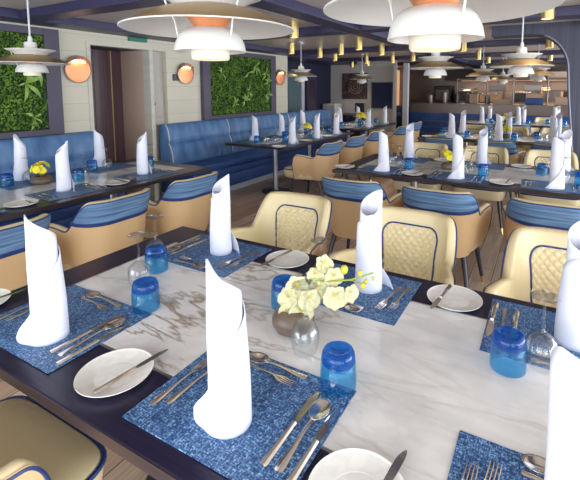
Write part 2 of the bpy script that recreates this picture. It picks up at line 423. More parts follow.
# portal: slate panelled partition with rounded arch corner
def portal():
    Y0, Y1 = 5.22, 5.52
    path = []
    ptsR = [(.30, 0), (.235, .85), (.175, 1.45)]
    # arch corner from vertical edge up to the beam
    c = (-.20, 1.50); rr = .37
    pts = [(.32, 0), (.26, .80), (.20, 1.40)]
    for k in range(0, 11):
        a = PI/2*k/10
        pts.append((-.17+.35*cos(a), 1.68+.41*sin(a)))
    pts += [(-.6, 2.09)]
    bm = bmesh.new()
    outer = pts + [(-.6, CEIL), (3.5, CEIL), (3.5, 0)]
    va = [bm.verts.new((x, Y0, z)) for x, z in outer]; vb = [bm.verts.new((x, Y1, z)) for x, z in outer]
    bm.faces.new(va); bm.faces.new(list(reversed(vb)))
    n = len(outer)
    for i in range(n): bm.faces.new((va[i], vb[i], vb[(i+1) % n], va[(i+1) % n]))
    p = struct('wall_right_partition', bm, M['slate'])
    bm = bmesh.new()
    tube(bm, [(x+.004, Y0-.006, z) for x, z in pts[:-3]], .009, 6)
    tag(mesh_obj('trim_3', bm, pbr('pale_arch_trim', (.20, .20, .27), .4)), kind='structure')
portal()
# square pale column and glass edge
bm = bmesh.new(); box(bm, -3.22, -3.09, 10.27, 10.40, 0, BEAM, .01); tag(mesh_obj('trim_column', bm, M['column'], None, False), kind='structure')
bm = bmesh.new(); box(bm, -3.51, -3.44, 10.36, 10.49, 0, BEAM, .006); tag(mesh_obj('trim_post', bm, M['cream_wall'], None, False), kind='structure')

# ------------------------------------------------------------------ green walls
def green_wall(name, y0, y1, z0, z1, label, seed):
    rnd = random.Random(seed)
    root = empty(name, (WX, (y0+y1)/2, z0)); tag(root, label, 'green wall', 'framed plant panels on the left wall')
    w = (y1-y0)/2; h = z1-z0; fw = .15
    bm = bmesh.new()
    box(bm, 0, .07, -w, -w+fw, 0, h, .005); box(bm, 0, .07, w-fw, w, 0, h, .005)
    box(bm, 0, .07, -w+fw, w-fw, 0, .06, .005); box(bm, 0, .07, -w+fw, w-fw, h-.07, h, .005)
    mesh_obj('frame', bm, M['frame'], root, False)
    bm = bmesh.new(); box(bm, .0, .02, -w+fw, w-fw, .06, h-.07); mesh_obj('backing', bm, M['moss_back'], root, False)
    bm = bmesh.new()
    iw = w-fw
    for k in range(int(9000*(iw*2*h)/2.2)):
        y = rnd.uniform(-iw, iw); z = rnd.uniform(.07, h-.08)
        d = .03+.035*mnoise.noise(Vector((y*9, z*9, seed)))+rnd.uniform(0, .03)
        s = rnd.uniform(.012, .028)
        ax = Vector((rnd.uniform(-.2, 1), rnd.gauss(0, 1), rnd.gauss(.3, 1))).normalized()
        sd = ax.cross(Vector((1, rnd.uniform(-.5, .5), rnd.uniform(-.5, .5)))).normalized()*s*.45
        c = Vector((max(.02, d), y, z))
        a = [bm.verts.new(c), bm.verts.new(c+ax*s*.5+sd), bm.verts.new(c+ax*s), bm.verts.new(c+ax*s*.5-sd)]
        bm.faces.new(a)
    mo = tag(mesh_obj('moss', bm, M['moss'], root, False), kind='stuff')
    spots = rnd.sample([(i, j) for i in range(5) for j in range(5)], 9)
    for (i, j) in spots:
        y = -iw+(i+.5+rnd.uniform(-.25, .25))*2*iw/5; z = .14+(j+.5+rnd.uniform(-.25, .25))*(h-.25)/5
        bm = bmesh.new()
        for f in range(rnd.randint(4, 7)):
            a = rnd.uniform(0, 2*PI); L = rnd.uniform(.07, .17); W = L*.13
            for q in range(4):
                t0, t1 = q/4, (q+1)/4
                P = lambda t, s: Vector((.085+.06*sin(t*PI*.8), cos(a)*L*t-sin(a)*W*s*sin(PI*(t*.92+.06)), sin(a)*L*t+cos(a)*W*s*sin(PI*(t*.92+.06))-.03*t*t))
                bm.faces.new([bm.verts.new(P(t0, -1)), bm.verts.new(P(t1, -1)), bm.verts.new(P(t1, 1)), bm.verts.new(P(t0, 1))])
        o = mesh_obj('fern', bm, M['leaf'], root, True); o.location = (0, max(-iw+.12, min(iw-.12, y)), z)
green_wall('green_wall_panel', .55, 2.56, 1.02, 2.10, 'dark framed living moss panel above the left banquette, left of the doorway', 3)
green_wall('green_wall_panel', 4.62, 6.50, 1.02, 2.09, 'dark framed living moss panel between the middle and right sconces', 8)

# ------------------------------------------------------------------ sconces
def make_sconce():
    root = empty('wall_sconce'); tag(root, 'x', 'sconce')
    S = 24; r = .15
    def ring(R_, x, tilt=0): return [(x, R_*cos(2*PI*i/S), R_*sin(2*PI*i/S)) for i in range(S)]
    bm = bmesh.new()
    # housing: short drum, deeper at the top
    a = [bm.verts.new((0.0, r*.9*cos(2*PI*i/S), r*.9*sin(2*PI*i/S))) for i in range(S)]
    b = [bm.verts.new((.035+.035*max(0, sin(2*PI*i/S))**.7, r*cos(2*PI*i/S), r*sin(2*PI*i/S))) for i in range(S)]
    c = [bm.verts.new((.035+.035*max(0, sin(2*PI*i/S))**.7, (r-.008)*cos(2*PI*i/S), (r-.008)*sin(2*PI*i/S))) for i in range(S)]
    d = [bm.verts.new((.012, (r-.012)*cos(2*PI*i/S), (r-.012)*sin(2*PI*i/S))) for i in range(S)]
    for p, q in ((a, b), (b, c), (c, d)):
        for i in range(S): bm.faces.new((p[i], p[(i+1) % S], q[(i+1) % S], q[i]))
    bm.faces.new(a); bm.faces.new(d)
    mesh_obj('housing', bm, M['taupe'], root)
    bm = bmesh.new()
    def f(u, v):
        rr = v*(r-.012); a_ = 2*PI*u
        return Vector((.034-.012*v*v*0+.008*(1-v*v), rr*cos(a_), rr*sin(a_)))
    grid(bm, f, S, 5, closed_u=True); bmesh.ops.remove_doubles(bm, verts=bm.verts, dist=.0005)
    mesh_obj('reflector', bm, M['copper'], root)
    # crescent visor at top
    bm = bmesh.new()
    def g(u, v):
        a_ = PI*(.08+.84*u); k = sin(PI*u)
        return Vector((.04+.085*v*k, (r+.003-.008*v)*cos(a_), (r+.003-.042*v*k)*sin(a_)))
    grid(bm, g, 16, 3)
    bmesh.ops.solidify(bm, geom=bm.faces[:], thickness=.004)
    mesh_obj('visor', bm, M['taupe'], root)
    bm = bmesh.new(); tube(bm, [(.052, .07*k/4, r-.055-.018*abs(k/4)**2) for k in range(-4, 5)], .006, 6); mesh_obj('led', bm, M['led'], root)
    return Proto(root)
sconce = make_sconce()
for y, l in ((2.765, 'round copper wall sconce between the left moss panel and doorway'), (4.31, 'round copper wall sconce left of the middle moss panel'), (6.70, 'round copper wall sconce right of the middle moss panel')):
    sconce.place((WX+.001, y, 1.70), 0, l, 'round wall sconces')
    ld = bpy.data.lights.new('sconce_light', 'POINT'); ld.energy = .55; ld.color = (1, .55, .25); ld.shadow_soft_size = .02
    lo = bpy.data.objects.new('sconce_light', ld); COL.objects.link(lo); lo.location = (WX+.085, y, 1.70+.10)
# green exit sign
bm = bmesh.new(); box(bm, WX, WX+.035, 3.42, 3.68, 2.075, 2.12, .003)
ex = mesh_obj('exit_sign', bm, M['exit'], None, False); tag(ex, 'small green lit sign strip above the doorway', 'sign')
# ------------------------------------------------------------------ banquettes
def banquette(y0, y1, label, seams):
    root = empty('banquette', (-4.2, (y0+y1)/2, 0)); tag(root, label, 'banquette', 'blue banquettes along the left wall')
    h = (y1-y0)/2; yc = (y0+y1)/2
    # section in local x,z
    bm = bmesh.new(); box(bm, -.34, .20, -h, h, 0, .09); mesh_obj('toe_kick', bm, M['toe'], root, False)
    bm = bmesh.new(); box(bm, -.34, .245, -h, h, .09, .27, .012); box(bm, -.34, .25, -h, h, .27, .37, .012); mesh_obj('base', bm, M['banq_seat'], root)
    bm = bmesh.new(); box(bm, -.30, .27, -h, h, .37, .475, .03); mesh_obj('seat', bm, M['banq_seat'], root)
    def pad(zs, xs0, xs1, name):
        bm = bmesh.new()
        n = 8
        prof = [(-.34, zs[0])]
        for k in range(n+1):
            t = k/n; z = zs[0]+(zs[1]-zs[0])*t
            x = xs0+(xs1-xs0)*t + .028*(math.sqrt(max(0, 1-(2*t-1)**2)))
            prof.append((x, z))
        prof.append((-.34, zs[1]))
        nn = max(2, int((y1-y0)/.08)); rows = []
        for j in range(nn+1):
            y = -h+2*h*j/nn
            rows.append([bm.verts.new((x, y, z)) for x, z in prof])
        m_ = len(prof)
        for a, b in zip(rows, rows[1:]):
            for i in range(m_): bm.faces.new((a[i], a[(i+1) % m_], b[(i+1) % m_], b[i]))
        bm.faces.new(rows[0]); bm.faces.new(list(reversed(rows[-1])))
        mesh_obj(name, bm, M['banq_back'], root, ang=60)
    pad((.46, .76), -.13, -.19, 'lower_back_cushion'); pad((.76, 1.015), -.19, -.245, 'upper_back_cushion')
    for s in seams:
        bm = bmesh.new()
        P = []
        for z0_, z1_, a, b in ((.48, .76, -.13, -.19), (.76, 1.015, -.19, -.245)):
            for k in range(7):
                t = k/6; P.append((a+(b-a)*t+.028*math.sqrt(max(0, 1-(2*t-1)**2))+.003, s-yc, z0_+(z1_-z0_)*t))
        tube(bm, P, .006, 6); mesh_obj('piping', bm, M['cream_pipe'], root)
banquette(-.2, 2.86, 'long blue leather banquette under the left moss panel', (1.0, 2.07))
banquette(3.84, 8.6, 'long blue leather banquette running right of the doorway', (3.855, 5.05, 6.8))

# ------------------------------------------------------------------ tables
def make_table(x0, x1, y0, y1, label, along='x', peds=None):
    cx, cy = (x0+x1)/2, (y0+y1)/2
    root = empty('dining_table', (cx, cy, 0)); tag(root, label, 'table', 'marble inlaid dining tables')
    a, b = (x1-x0)/2, (y1-y0)/2
    bm = bmesh.new(); box(bm, -a, a, -b, b, .722, .75, .003); mesh_obj('tabletop', bm, M['table'], root, False)
    # edge band
    bm = bmesh.new()
    for q in ((-a-.003, a+.003, -b-.003, -b), (-a-.003, a+.003, b, b+.003), (-a-.003, -a, -b, b), (a, a+.003, -b, b)): box(bm, q[0], q[1], q[2], q[3], .721, .7485)
    mesh_obj('edge_band', bm, M['table_edge'], root, False)
    if along == 'x': ia, ib = a-.16, b-.197
    else: ia, ib = a-.197, b-.16
    bm = bmesh.new(); box(bm, -ia, ia, -ib, ib, .74, .7512); mesh_obj('marble_insert', bm, M['marble'], root, False)
    bm = bmesh.new(); t = .007
    for q in ((-ia-t, ia+t, -ib-t, -ib), (-ia-t, ia+t, ib, ib+t), (-ia-t, -ia, -ib, ib), (ia, ia+t, -ib, ib)): box(bm, *q, .74, .7514)
    mesh_obj('inlay_strip', bm, M['steel_dark'], root, False)
    for (px, py) in peds:
        bm = bmesh.new(); lathe(bm, [(0, .03), (.05, .03), (.05, .04), (.035, .05), (.033, .71), (.09, .712), (.09, .722), (0, .722)], 24, px-cx, py-cy)
        mesh_obj('pedestal_column', bm, M['steel_dark'], root)
        bm = bmesh.new(); lathe(bm, [(0, 0), (.20, 0), (.205, .006), (.20, .014), (.06, .03), (0, .03)], 32, px-cx, py-cy)
        mesh_obj('pedestal_base', bm, M['leg'], root)
    return root
TY = {1: (.512, 1.58), 2: (3.39, 4.46), 3: (6.27, 7.33), 4: (9.2, 10.25)}
nm = {1: 'large foreground dining table with white marble inlay', 2: 'second dark dining table back with marble inlay', 3: 'third dark dining table back with marble inlay', 4: 'farthest dark dining table in front of the kitchen counter'}
for k, (a, b) in TY.items():
    make_table(-1.715, 1.19 if k < 3 else (.62 if k == 3 else .9), a, b, nm[k], 'x', [(-1.1, (a+b)/2), (.4, (a+b)/2)])
make_table(-3.86, -2.78, .1, 2.93, 'dark dining table before the left banquette, under the left lamp', 'y', [(-3.35, .7), (-3.35, 2.3)])
make_table(-3.83, -2.86, 4.33, 6.45, 'dark dining table before the middle of the long banquette', 'y', [(-3.42, 4.92), (-3.42, 5.9)])
make_table(-3.86, -2.85, 6.95, 8.75, 'farthest dark dining table beside the banquette end', 'y', [(-3.4, 7.4), (-3.4, 8.3)])

# ------------------------------------------------------------------ chair
class Tub:
    W, YF, YB, RC = .262, .168, -.285, .19
    def __init__(s):
        arm = s.YF-(s.YB+s.RC); arc = s.RC*PI/2; half_back = s.W-s.RC
        s.La, s.Lc, s.Lb = arm, arc, half_back; s.Lh = arm+arc+half_back
    def plan(s, u):  # u arc distance from back centre, signed (+ = +x side)
        sg = 1 if u >= 0 else -1; d = abs(u)
        if d <= s.Lb: return Vector((sg*d, s.YB)), Vector((0, -1))
        d -= s.Lb
        if d <= s.Lc:
            a = d/s.RC
            return Vector((sg*(s.W-s.RC+s.RC*sin(a)), s.YB+s.RC-s.RC*cos(a))), Vector((sg*sin(a), -cos(a)))
        d -= s.Lc
        return Vector((sg*(s.W+.05*smooth01(d/s.La)), s.YB+s.RC+d)), Vector((sg, 0))
    def flare(s, u, z):
        back = 1-smooth01((abs(u)-.12)/.35)
        low = lerp_tab([(.34, -.062), (.42, -.028), (.52, -.008), (.62, 0)], z)
        return low+max(0, z-.62)*(.22*back+.03)
    def P(s, u, z, off=0):
        p, n = s.plan(u); f = s.flare(u, z)+off
        return Vector((p.x+n.x*f, p.y+n.y*f, z))
    def top(s, u):
        d = s.Lh-abs(u)      # distance from arm tip
        h = .655+.015*max(0, 1-d/.2); h = h if d > .06 else .50+(h-.50)*math.sqrt(max(0, 1-(1-d/.06)**2))
        k = smooth01((d-.27)/.17)
        dip = -.016*math.exp(-((d-.25)/.06)**2)
        crown = .0
        return h+dip+(.822-.655)*k+crown
def make_chair():
    T = Tub(); root = empty('dining_chair'); tag(root, 'x', 'chair')
    N = 96
    us = [math.copysign(T.Lh*(1-(1-abs(2*i/N-1))**1.5), i/N-.5) for i in range(N+1)]
    th = lambda u: .006+.042*math.sqrt(max(0, min(1, (T.Lh-abs(u))/.05)))
    ZB = .345
    bm = bmesh.new()
    grid(bm, lambda i, j: T.P(us[round(i*N)], ZB+(T.top(us[round(i*N)])-ZB)*j), N, 12)
    # underside
    vs = [bm.verts.new(T.P(u, ZB)+Vector((0, 0, 0))) for u in us]
    bm.faces.new(vs)
    bmesh.ops.remove_doubles(bm, verts=bm.verts, dist=.0002)
    mesh_obj('outer_shell', bm, M['tan'], root, ang=50)
    bm = bmesh.new()
    def inner(i, j):
        u = us[round(i*N)]; H = T.top(u); t = th(u)
        if j < .7: z = .40+(H-.012-.40)*(j/.7); return T.P(u, z, -t)
        a = (j-.7)/.3*PI; r = t/2
        return T.P(u, H-.012+.016*sin(a), -r-r*cos(a))
    grid(bm, inner, N, 20)
    mesh_obj('lining', bm, M['cream'], root, ang=60)
    # piping along outer rim
    bm = bmesh.new()
    pts = [T.P(-T.Lh, .36, .002)]+[T.P(u, T.top(u)-.007, .001) for u in us]+[T.P(T.Lh, .36, .002)]
    tube(bm, pts, .0046, 6); mesh_obj('rim_piping', bm, M['navy_trim'], root)
    # blue upper band on the outer back
    ub = .325
    def lowz(u): return .672+.028*(abs(u)/ub)**2*0-.008+.02*(abs(u)/ub)**4
    bm = bmesh.new()
    def band(i, j):
        u = -ub+2*ub*i; lo = lowz(u)+.022; hi = T.top(u)-.004
        hi = max(hi, lo+.0005)
        return T.P(u, lo+(hi-lo)*j, .0035)
    grid(bm, band, 48, 6); mesh_obj('back_band', bm, M['denim'], root, ang=70)
    bm = bmesh.new()
    def strip(i, j):
        u = -ub+2*ub*i; lo = lowz(u); hi = min(lo+.024, max(T.top(u)-.004, lo+.0006))
        return T.P(u, lo+(hi-lo)*j, .005)
    grid(bm, strip, 48, 2); mesh_obj('band_trim', bm, M['navy_trim'], root, ang=70)
    # quilted panel on the inner back
    w, z0, z1, rc = .172, .44, .752, .07
    def clampz(u):
        d = abs(u)-(w-rc)
        return z1 if d <= 0 else z1-rc+math.sqrt(max(0, rc*rc-d*d))
    bm = bmesh.new(); nu, nv = 84, 76
    def q(i, j):
        u = -w+2*w*i; zt = clampz(u); z = z0+(zt-z0)*j
        a = (u+z)*PI/.044; b = (u-z)*PI/.044
        d = .013*(abs(sin(a))*abs(sin(b)))**.7
        e = min(1, (w-abs(u))/.012, (zt-z)/.012)
        return T.P(u, z, -.0495-d*max(0, e))
    grid(bm, q, nu, nv); mesh_obj('quilted_panel', bm, M['cream'], root, ang=80)
    bm = bmesh.new(); P = [T.P(-w, z0, -.0505)]
    P += [T.P(-w, z0+(z1-rc-z0)*k/6, -.0505) for k in range(1, 7)]
    P += [T.P(-(w-rc)-rc*cos(PI/2*k/8), z1-rc+rc*sin(PI/2*k/8), -.0505) for k in range(1, 9)]
    P += [T.P(-(w-rc)+2*(w-rc)*k/10, z1, -.0505) for k in range(1, 11)]
    P += [T.P((w-rc)+rc*sin(PI/2*k/8), z1-rc+rc*cos(PI/2*k/8), -.0505) for k in range(1, 9)]
    P += [T.P(w, z1-rc-(z1-rc-z0)*k/6, -.0505) for k in range(1, 7)]
    tube(bm, P, .0048, 6); mesh_obj('panel_piping', bm, M['navy_trim'], root)
    # cushion
    def outline(sc_, n=64):
        pts = []
        for k in range(n):
            a = 2*PI*k/n; c, s_ = cos(a), sin(a)
            ex = .30 if s_ > 0 else .85
            x = (.268 if s_ > 0 else .247)*math.copysign(abs(c)**ex, c)*sc_; y = .06+(.30 if s_ > 0 else .275)*math.copysign(abs(s_)**ex, s_)*sc_
            pts.append((x, y))
        return pts
    bm = bmesh.new(); rings = []
    for sc_, z in ((.90, .35), (.96, .36), (.985, .40), (1.0, .44), (.995, .462), (.96, .474), (.7, .482), (.3, .485)):
        rings.append([bm.verts.new((x, y, z)) for x, y in outline(sc_)])
    for a, b in zip(rings, rings[1:]):
        for k in range(64): bm.faces.new((a[k], a[(k+1) % 64], b[(k+1) % 64], b[k]))
    bm.faces.new(rings[0]); bm.faces.new(rings[-1])
    cu = mesh_obj('seat_cushion', bm, M['cream'], root, ang=60)
    bm = bmesh.new(); tube(bm, [(x, y, .463) for x, y in outline(1.004)], .0075, 6, closed=True); mesh_obj('piping', bm, M['navy_trim'], cu)
    for (x, y, X, Y) in ((-.20, .20, -.255, .27), (.20, .20, .255, .27), (-.17, -.14, -.235, -.24), (.17, -.14, .235, -.24)):
        bm = bmesh.new(); tube(bm, [(x, y, .352), (x+(X-x)*.85, y+(Y-y)*.85, .055)], .015, 10, rs=[.021, .0135])
        lg = mesh_obj('leg', bm, M['leg'], root)
        bm = bmesh.new(); tube(bm, [(x+(X-x)*.848, y+(Y-y)*.848, .056), (X, Y, 0)], .01, 10, rs=[.0142, .0115]); mesh_obj('leg_tip', bm, M['brass'], lg)
    return Proto(root)
chair = make_chair()
def place_chair(x, y, rz, label, group): chair.place((x, y, 0), rz, label, group)
pos3 = ('left', 'middle', 'right')
# front table: far side (facing camera) and near left
for i, x in enumerate((-1.345, -.625, .115)):
    place_chair(x, 1.925, PI, 'cream quilted tub chair across the foreground table, %s of three' % pos3[i], 'chairs across the foreground table')
place_chair(-1.285, .315, 0, 'cream tub chair at the bottom left corner, near side of foreground table', None)
for i, x in enumerate((-1.275, -.63, .06)):
    place_chair(x, 3.06, 0, 'blue-backed tan tub chair at near side of second table, %s of three' % pos3[i], 'chairs on the near side of the second table')
for i, x in enumerate((-1.26, -.60, .06)):
    place_chair(x, 4.83, PI, 'cream quilted tub chair at far side of second table, %s of three' % pos3[i], 'chairs on the far side of the second table')
for i, x in enumerate((-1.22, -.56, .10)):
    place_chair(x, 5.93, 0, 'blue-backed tub chair at near side of third table, %s of three' % pos3[i], 'chairs on the near side of the third table')
for i, x in enumerate((-1.16, -.5, .16)):
    place_chair(x, 7.72, PI, 'cream tub chair at far side of third table, %s of three' % pos3[i], 'chairs on the far side of the third table')
for i, x in enumerate((-1.16, -.5, .16)):
    place_chair(x, 8.82, 0, 'blue-backed tub chair at near side of farthest table, %s of three' % pos3[i], 'chairs on the near side of the farthest table')
for i, x in enumerate((-.75, .0)):
    place_chair(x, 10.62, PI, 'small distant cream tub chair at far side of farthest table, %s one' % ('left', 'right')[i], 'chairs on the far side of the farthest table')
for i, y in enumerate((1.01, 1.67, 2.33)):
    place_chair(-2.62, y, PI/2, 'tan tub chair at the left banquette table, %s' % ('cut off by the left frame edge', 'middle, whole back in view', 'nearest the doorway')[i], 'chairs at the left banquette table')
for i, y in enumerate((4.68, 5.48, 6.28)):
    place_chair(-2.62, y, PI/2, 'tan tub chair at the middle banquette table, %s' % ('nearest, whole side in view', 'second of three', 'farthest of three')[i], 'chairs at the middle banquette table')
for i, y in enumerate((7.3, 8.2)):
    place_chair(-2.52, y, PI/2, 'tan tub chair at the farthest banquette table, %s one' % ('nearer', 'farther')[i], 'chairs at the farthest banquette table')

# ------------------------------------------------------------------ tableware prototypes
def make_napkin(seed):
    rnd = random.Random(seed)
    bm = bmesh.new()
    # angle path measured clockwise; start inside, end as a tail leaving toward -x at the front
    A0 = 510; A1 = -100
    atab = [(-118, .07), (-100, .085), (-90, .10), (-45, .165), (0, .225), (45, .255), (90, .272), (135, .288), (180, .332), (212, .374), (235, .373), (270, .364), (315, .343), (360, .322), (400, .300), (450, .284), (510, .295)]
    n = 84; nz = 14
    cols = []
    lastP = None
    for i in range(n+1):
        t = i/n; a = R(A0+(A1-A0)*t); r = .037+.011*t
        cols.append((Vector((cos(a), sin(a), 0)), r, (lerp_tab(atab, A0+(A1-A0)*t)+lerp_tab(atab, A0+(A1-A0)*t-12)+lerp_tab(atab, A0+(A1-A0)*t+12))/3))
    # tail
    dirn = None
    wob = lambda t, z: .0015*sin(9*t+z*20+seed)
    rows = []
    def ring(z): return 1.17-.22*min(1, z/.3)
    for i, (d, r, H) in enumerate(cols):
        col = []
        for j in range(nz+1):
            z = H*j/nz
            rr = (r+wob(i/n, z))*ring(z)
            lean = z*.02
            col.append(bm.verts.new((d.x*rr-lean, d.y*rr*.95, z)))
        rows.append(col)
    a = R(A1); base = Vector((cos(a), sin(a), 0)); tang = Vector((sin(a), -cos(a), 0))
    for k in range(1, 7):
        s = k/6*.075; H = .085*(1-k/6)+.002
        col = []
        for j in range(nz+1):
            z = H*j/nz; rr = .048*ring(z)
            p = base*(rr+.010*sin(k/6*PI))+tang*s
            col.append(bm.verts.new((p.x, p.y*.95, z)))
        rows.append(col)
    for c0, c1 in zip(rows, rows[1:]):
        for j in range(nz): bm.faces.new((c0[j], c1[j], c1[j+1], c0[j+1]))
    me = bpy.data.meshes.new('napkin'); bm.to_mesh(me); bm.free(); me.materials.append(M['napkin'])
    me.polygons.foreach_set('use_smooth', [True]*len(me.polygons))
    o = link('napkin', me); md = o.modifiers.new('cloth_thickness', 'SOLIDIFY'); md.thickness = .0015; md.offset = 0
    tag(o, 'x', 'napkin')
    return Proto(o)
napkins = [make_napkin(s) for s in (1, 5, 9)]

def make_tumbler():
    root = empty('tumbler'); tag(root, 'x', 'tumbler')
    # upside down: rim down, thick foot up
    bm = bmesh.new()
    lathe(bm, [(.0385, 0), (.0405, .001), (.0412, .012), (.0415, .03), (.0408, .062), (.0385, .078)], 36)
    lathe(bm, [(.0385, 0), (.0385, .012), (.0388, .03), (.0380, .062), (.030, .070), (0, .071)], 36)
    mesh_obj('bowl', bm, M['blueglass'], root, ang=60)
    bm = bmesh.new()
    lathe(bm, [(0, .0715), (.030, .0705), (.0378, .068), (.0394, .074), (.0375, .090), (.034, .098), (.029, .100), (.024, .096), (.015, .0925), (0, .092)], 36)
    mesh_obj('base', bm, M['blueglass_thick'], root, ang=60)
    return Proto(root)
tumbler = make_tumbler()
def make_wineglass():
    root = empty('wine_glass'); tag(root, 'x', 'wine glass')
    bm = bmesh.new()
    out = [(.032, 0), (.036, .02), (.0395, .042), (.0385, .062), (.031, .082), (.018, .096), (.007, .104)]
    inn = [(.0312, 0), (.035, .02), (.0385, .042), (.0373, .061), (.029, .080), (.014, .094), (0, .099)]
    lathe(bm, out, 36); lathe(bm, inn, 36)
    mesh_obj('bowl', bm, M['wineglass'], root, ang=60)
    bm = bmesh.new(); lathe(bm, [(.007, .104), (.0042, .112), (.0036, .14), (.0036, .175), (.005, .196), (.010, .2005)], 16); mesh_obj('stem', bm, M['wineglass'], root)
    bm = bmesh.new(); lathe(bm, [(.010, .2005), (.022, .204), (.0345, .2065), (.0352, .2078), (.034, .2085), (0, .2085)], 40); mesh_obj('foot', bm, M['glassfoot'], root)
    return Proto(root)
wineglass = make_wineglass()

def make_mat():
    bm = bmesh.new(); box(bm, -.219, .219, -.165, .165, 0, .0022)
    o = mesh_obj('placemat', bm, M['mat'], None, False); tag(o, 'x', 'placemat'); return Proto(o)
placemat = make_mat()
def make_plate():
    bm = bmesh.new()
    prof = [(0, .004), (.05, .0045)]
    # spiral-ridged rim
    for k in range(16):
        r = .052+.038*k/15; prof.append((r, .005+.009*(k/15)**1.3+(.0007 if k % 2 else -.0005)))
    prof += [(.0935, .0158), (.094, .0145), (.088, .010), (.06, .001), (.045, 0), (0, 0)]
    lathe(bm, prof, 48)
    o = mesh_obj('bread_plate', bm, M['plate'], None, ang=80); tag(o, 'x', 'plate'); return Proto(o)
plate = make_plate()
def ribbon(bm, secs, thick=.0022):
    """secs: (y, halfwidth, z)"""
    top = []; bot = []
    for (y, w, z) in secs:
        top.append([bm.verts.new((-w, y, z+thick*.35)), bm.verts.new((-w*.45, y, z+thick)), bm.verts.new((w*.45, y, z+thick)), bm.verts.new((w, y, z+thick*.35))])
        bot.append([bm.verts.new((-w, y, z)), bm.verts.new((w, y, z))])
    for a, b, c, d in zip(top, top[1:], bot, bot[1:]):
        for k in range(3): bm.faces.new((a[k], a[k+1], b[k+1], b[k]))
        bm.faces.new((c[0], c[1], d[1], d[0]))
        bm.faces.new((a[0], b[0], d[0], c[0])); bm.faces.new((a[3], c[1], d[1], b[3]))
    bm.faces.new((top[0][0], bot[0][0], bot[0][1], top[0][3], top[0][2], top[0][1]))
    bm.faces.new((top[-1][0], top[-1][1], top[-1][2], top[-1][3], bot[-1][1], bot[-1][0]))
HANDLE = [(-.10, .0045, 0), (-.097, .0088, 0), (-.085, .0092, .0005), (-.05, .0062, .002), (-.01, .0036, .005), (.018, .0034, .006)]
def make_fork():
    bm = bmesh.new()
    ribbon(bm, HANDLE+[(.032, .006, .005), (.042, .0112, .0035), (.054, .0125, .0025)], .002)
    for k in range(4):
        x = -.0105+.007*k
        for q in range(3):
            pass
        pts = [(x, .052, .0035), (x, .07, .0028), (x, .088, .0038), (x, .1, .006)]
        tube(bm, pts, .0016, 5, rs=[.0021, .0018, .0016, .0007])
    o = mesh_obj('fork', bm, M['steel'], None, ang=35); tag(o, 'x', 'fork'); return Proto(o)
def make_spoon():
    bm = bmesh.new(); ribbon(bm, HANDLE+[(.034, .0050, .005), (.044, .007, .0042)], .002)
    def f(u, v):
        a = 2*PI*u; r = v
        x = .024*r*cos(a); y = .074+.036*r*sin(a)
        return Vector((x, y, .0015+.0065*r*r))
    grid(bm, f, 24, 6, closed_u=True); bmesh.ops.remove_doubles(bm, verts=bm.verts, dist=.0003)
    o = mesh_obj('spoon', bm, M['steel'], None, ang=50)
    md = o.modifiers.new('s', 'SOLIDIFY'); md.thickness = .0008; md.offset = 1
    tag(o, 'x', 'spoon'); return Proto(o)
def make_knife():
    root = empty('table_knife'); tag(root, 'x', 'knife')
    bm = bmesh.new(); ribbon(bm, [(-.115, .006, .0), (-.111, .0092, 0), (-.06, .0078, 0), (-.005, .0062, .0005), (.006, .0066, .001)], .0055)
    mesh_obj('handle', bm, M['steel'], root, ang=35)
    bm = bmesh.new()
    sec = [(.006, .006, -.0055), (.02, .0085, -.0085), (.06, .0095, -.0092), (.09, .0092, -.008), (.106, .0075, -.003), (.114, .004, .001)]
    v = [[bm.verts.new((a, y, .003)), bm.verts.new((b, y, .0022)), bm.verts.new((b, y, .0012)), bm.verts.new((a, y, .0012))] for y, a, b in sec]
    for a, b in zip(v, v[1:]):
        for k in range(4): bm.faces.new((a[k], a[(k+1) % 4], b[(k+1) % 4], b[k]))
    bm.faces.new(v[0]); bm.faces.new(list(reversed(v[-1])))
    mesh_obj('blade', bm, M['steel'], root, False)
    return Proto(root)
fork, spoon, knife = make_fork(), make_spoon(), make_knife()

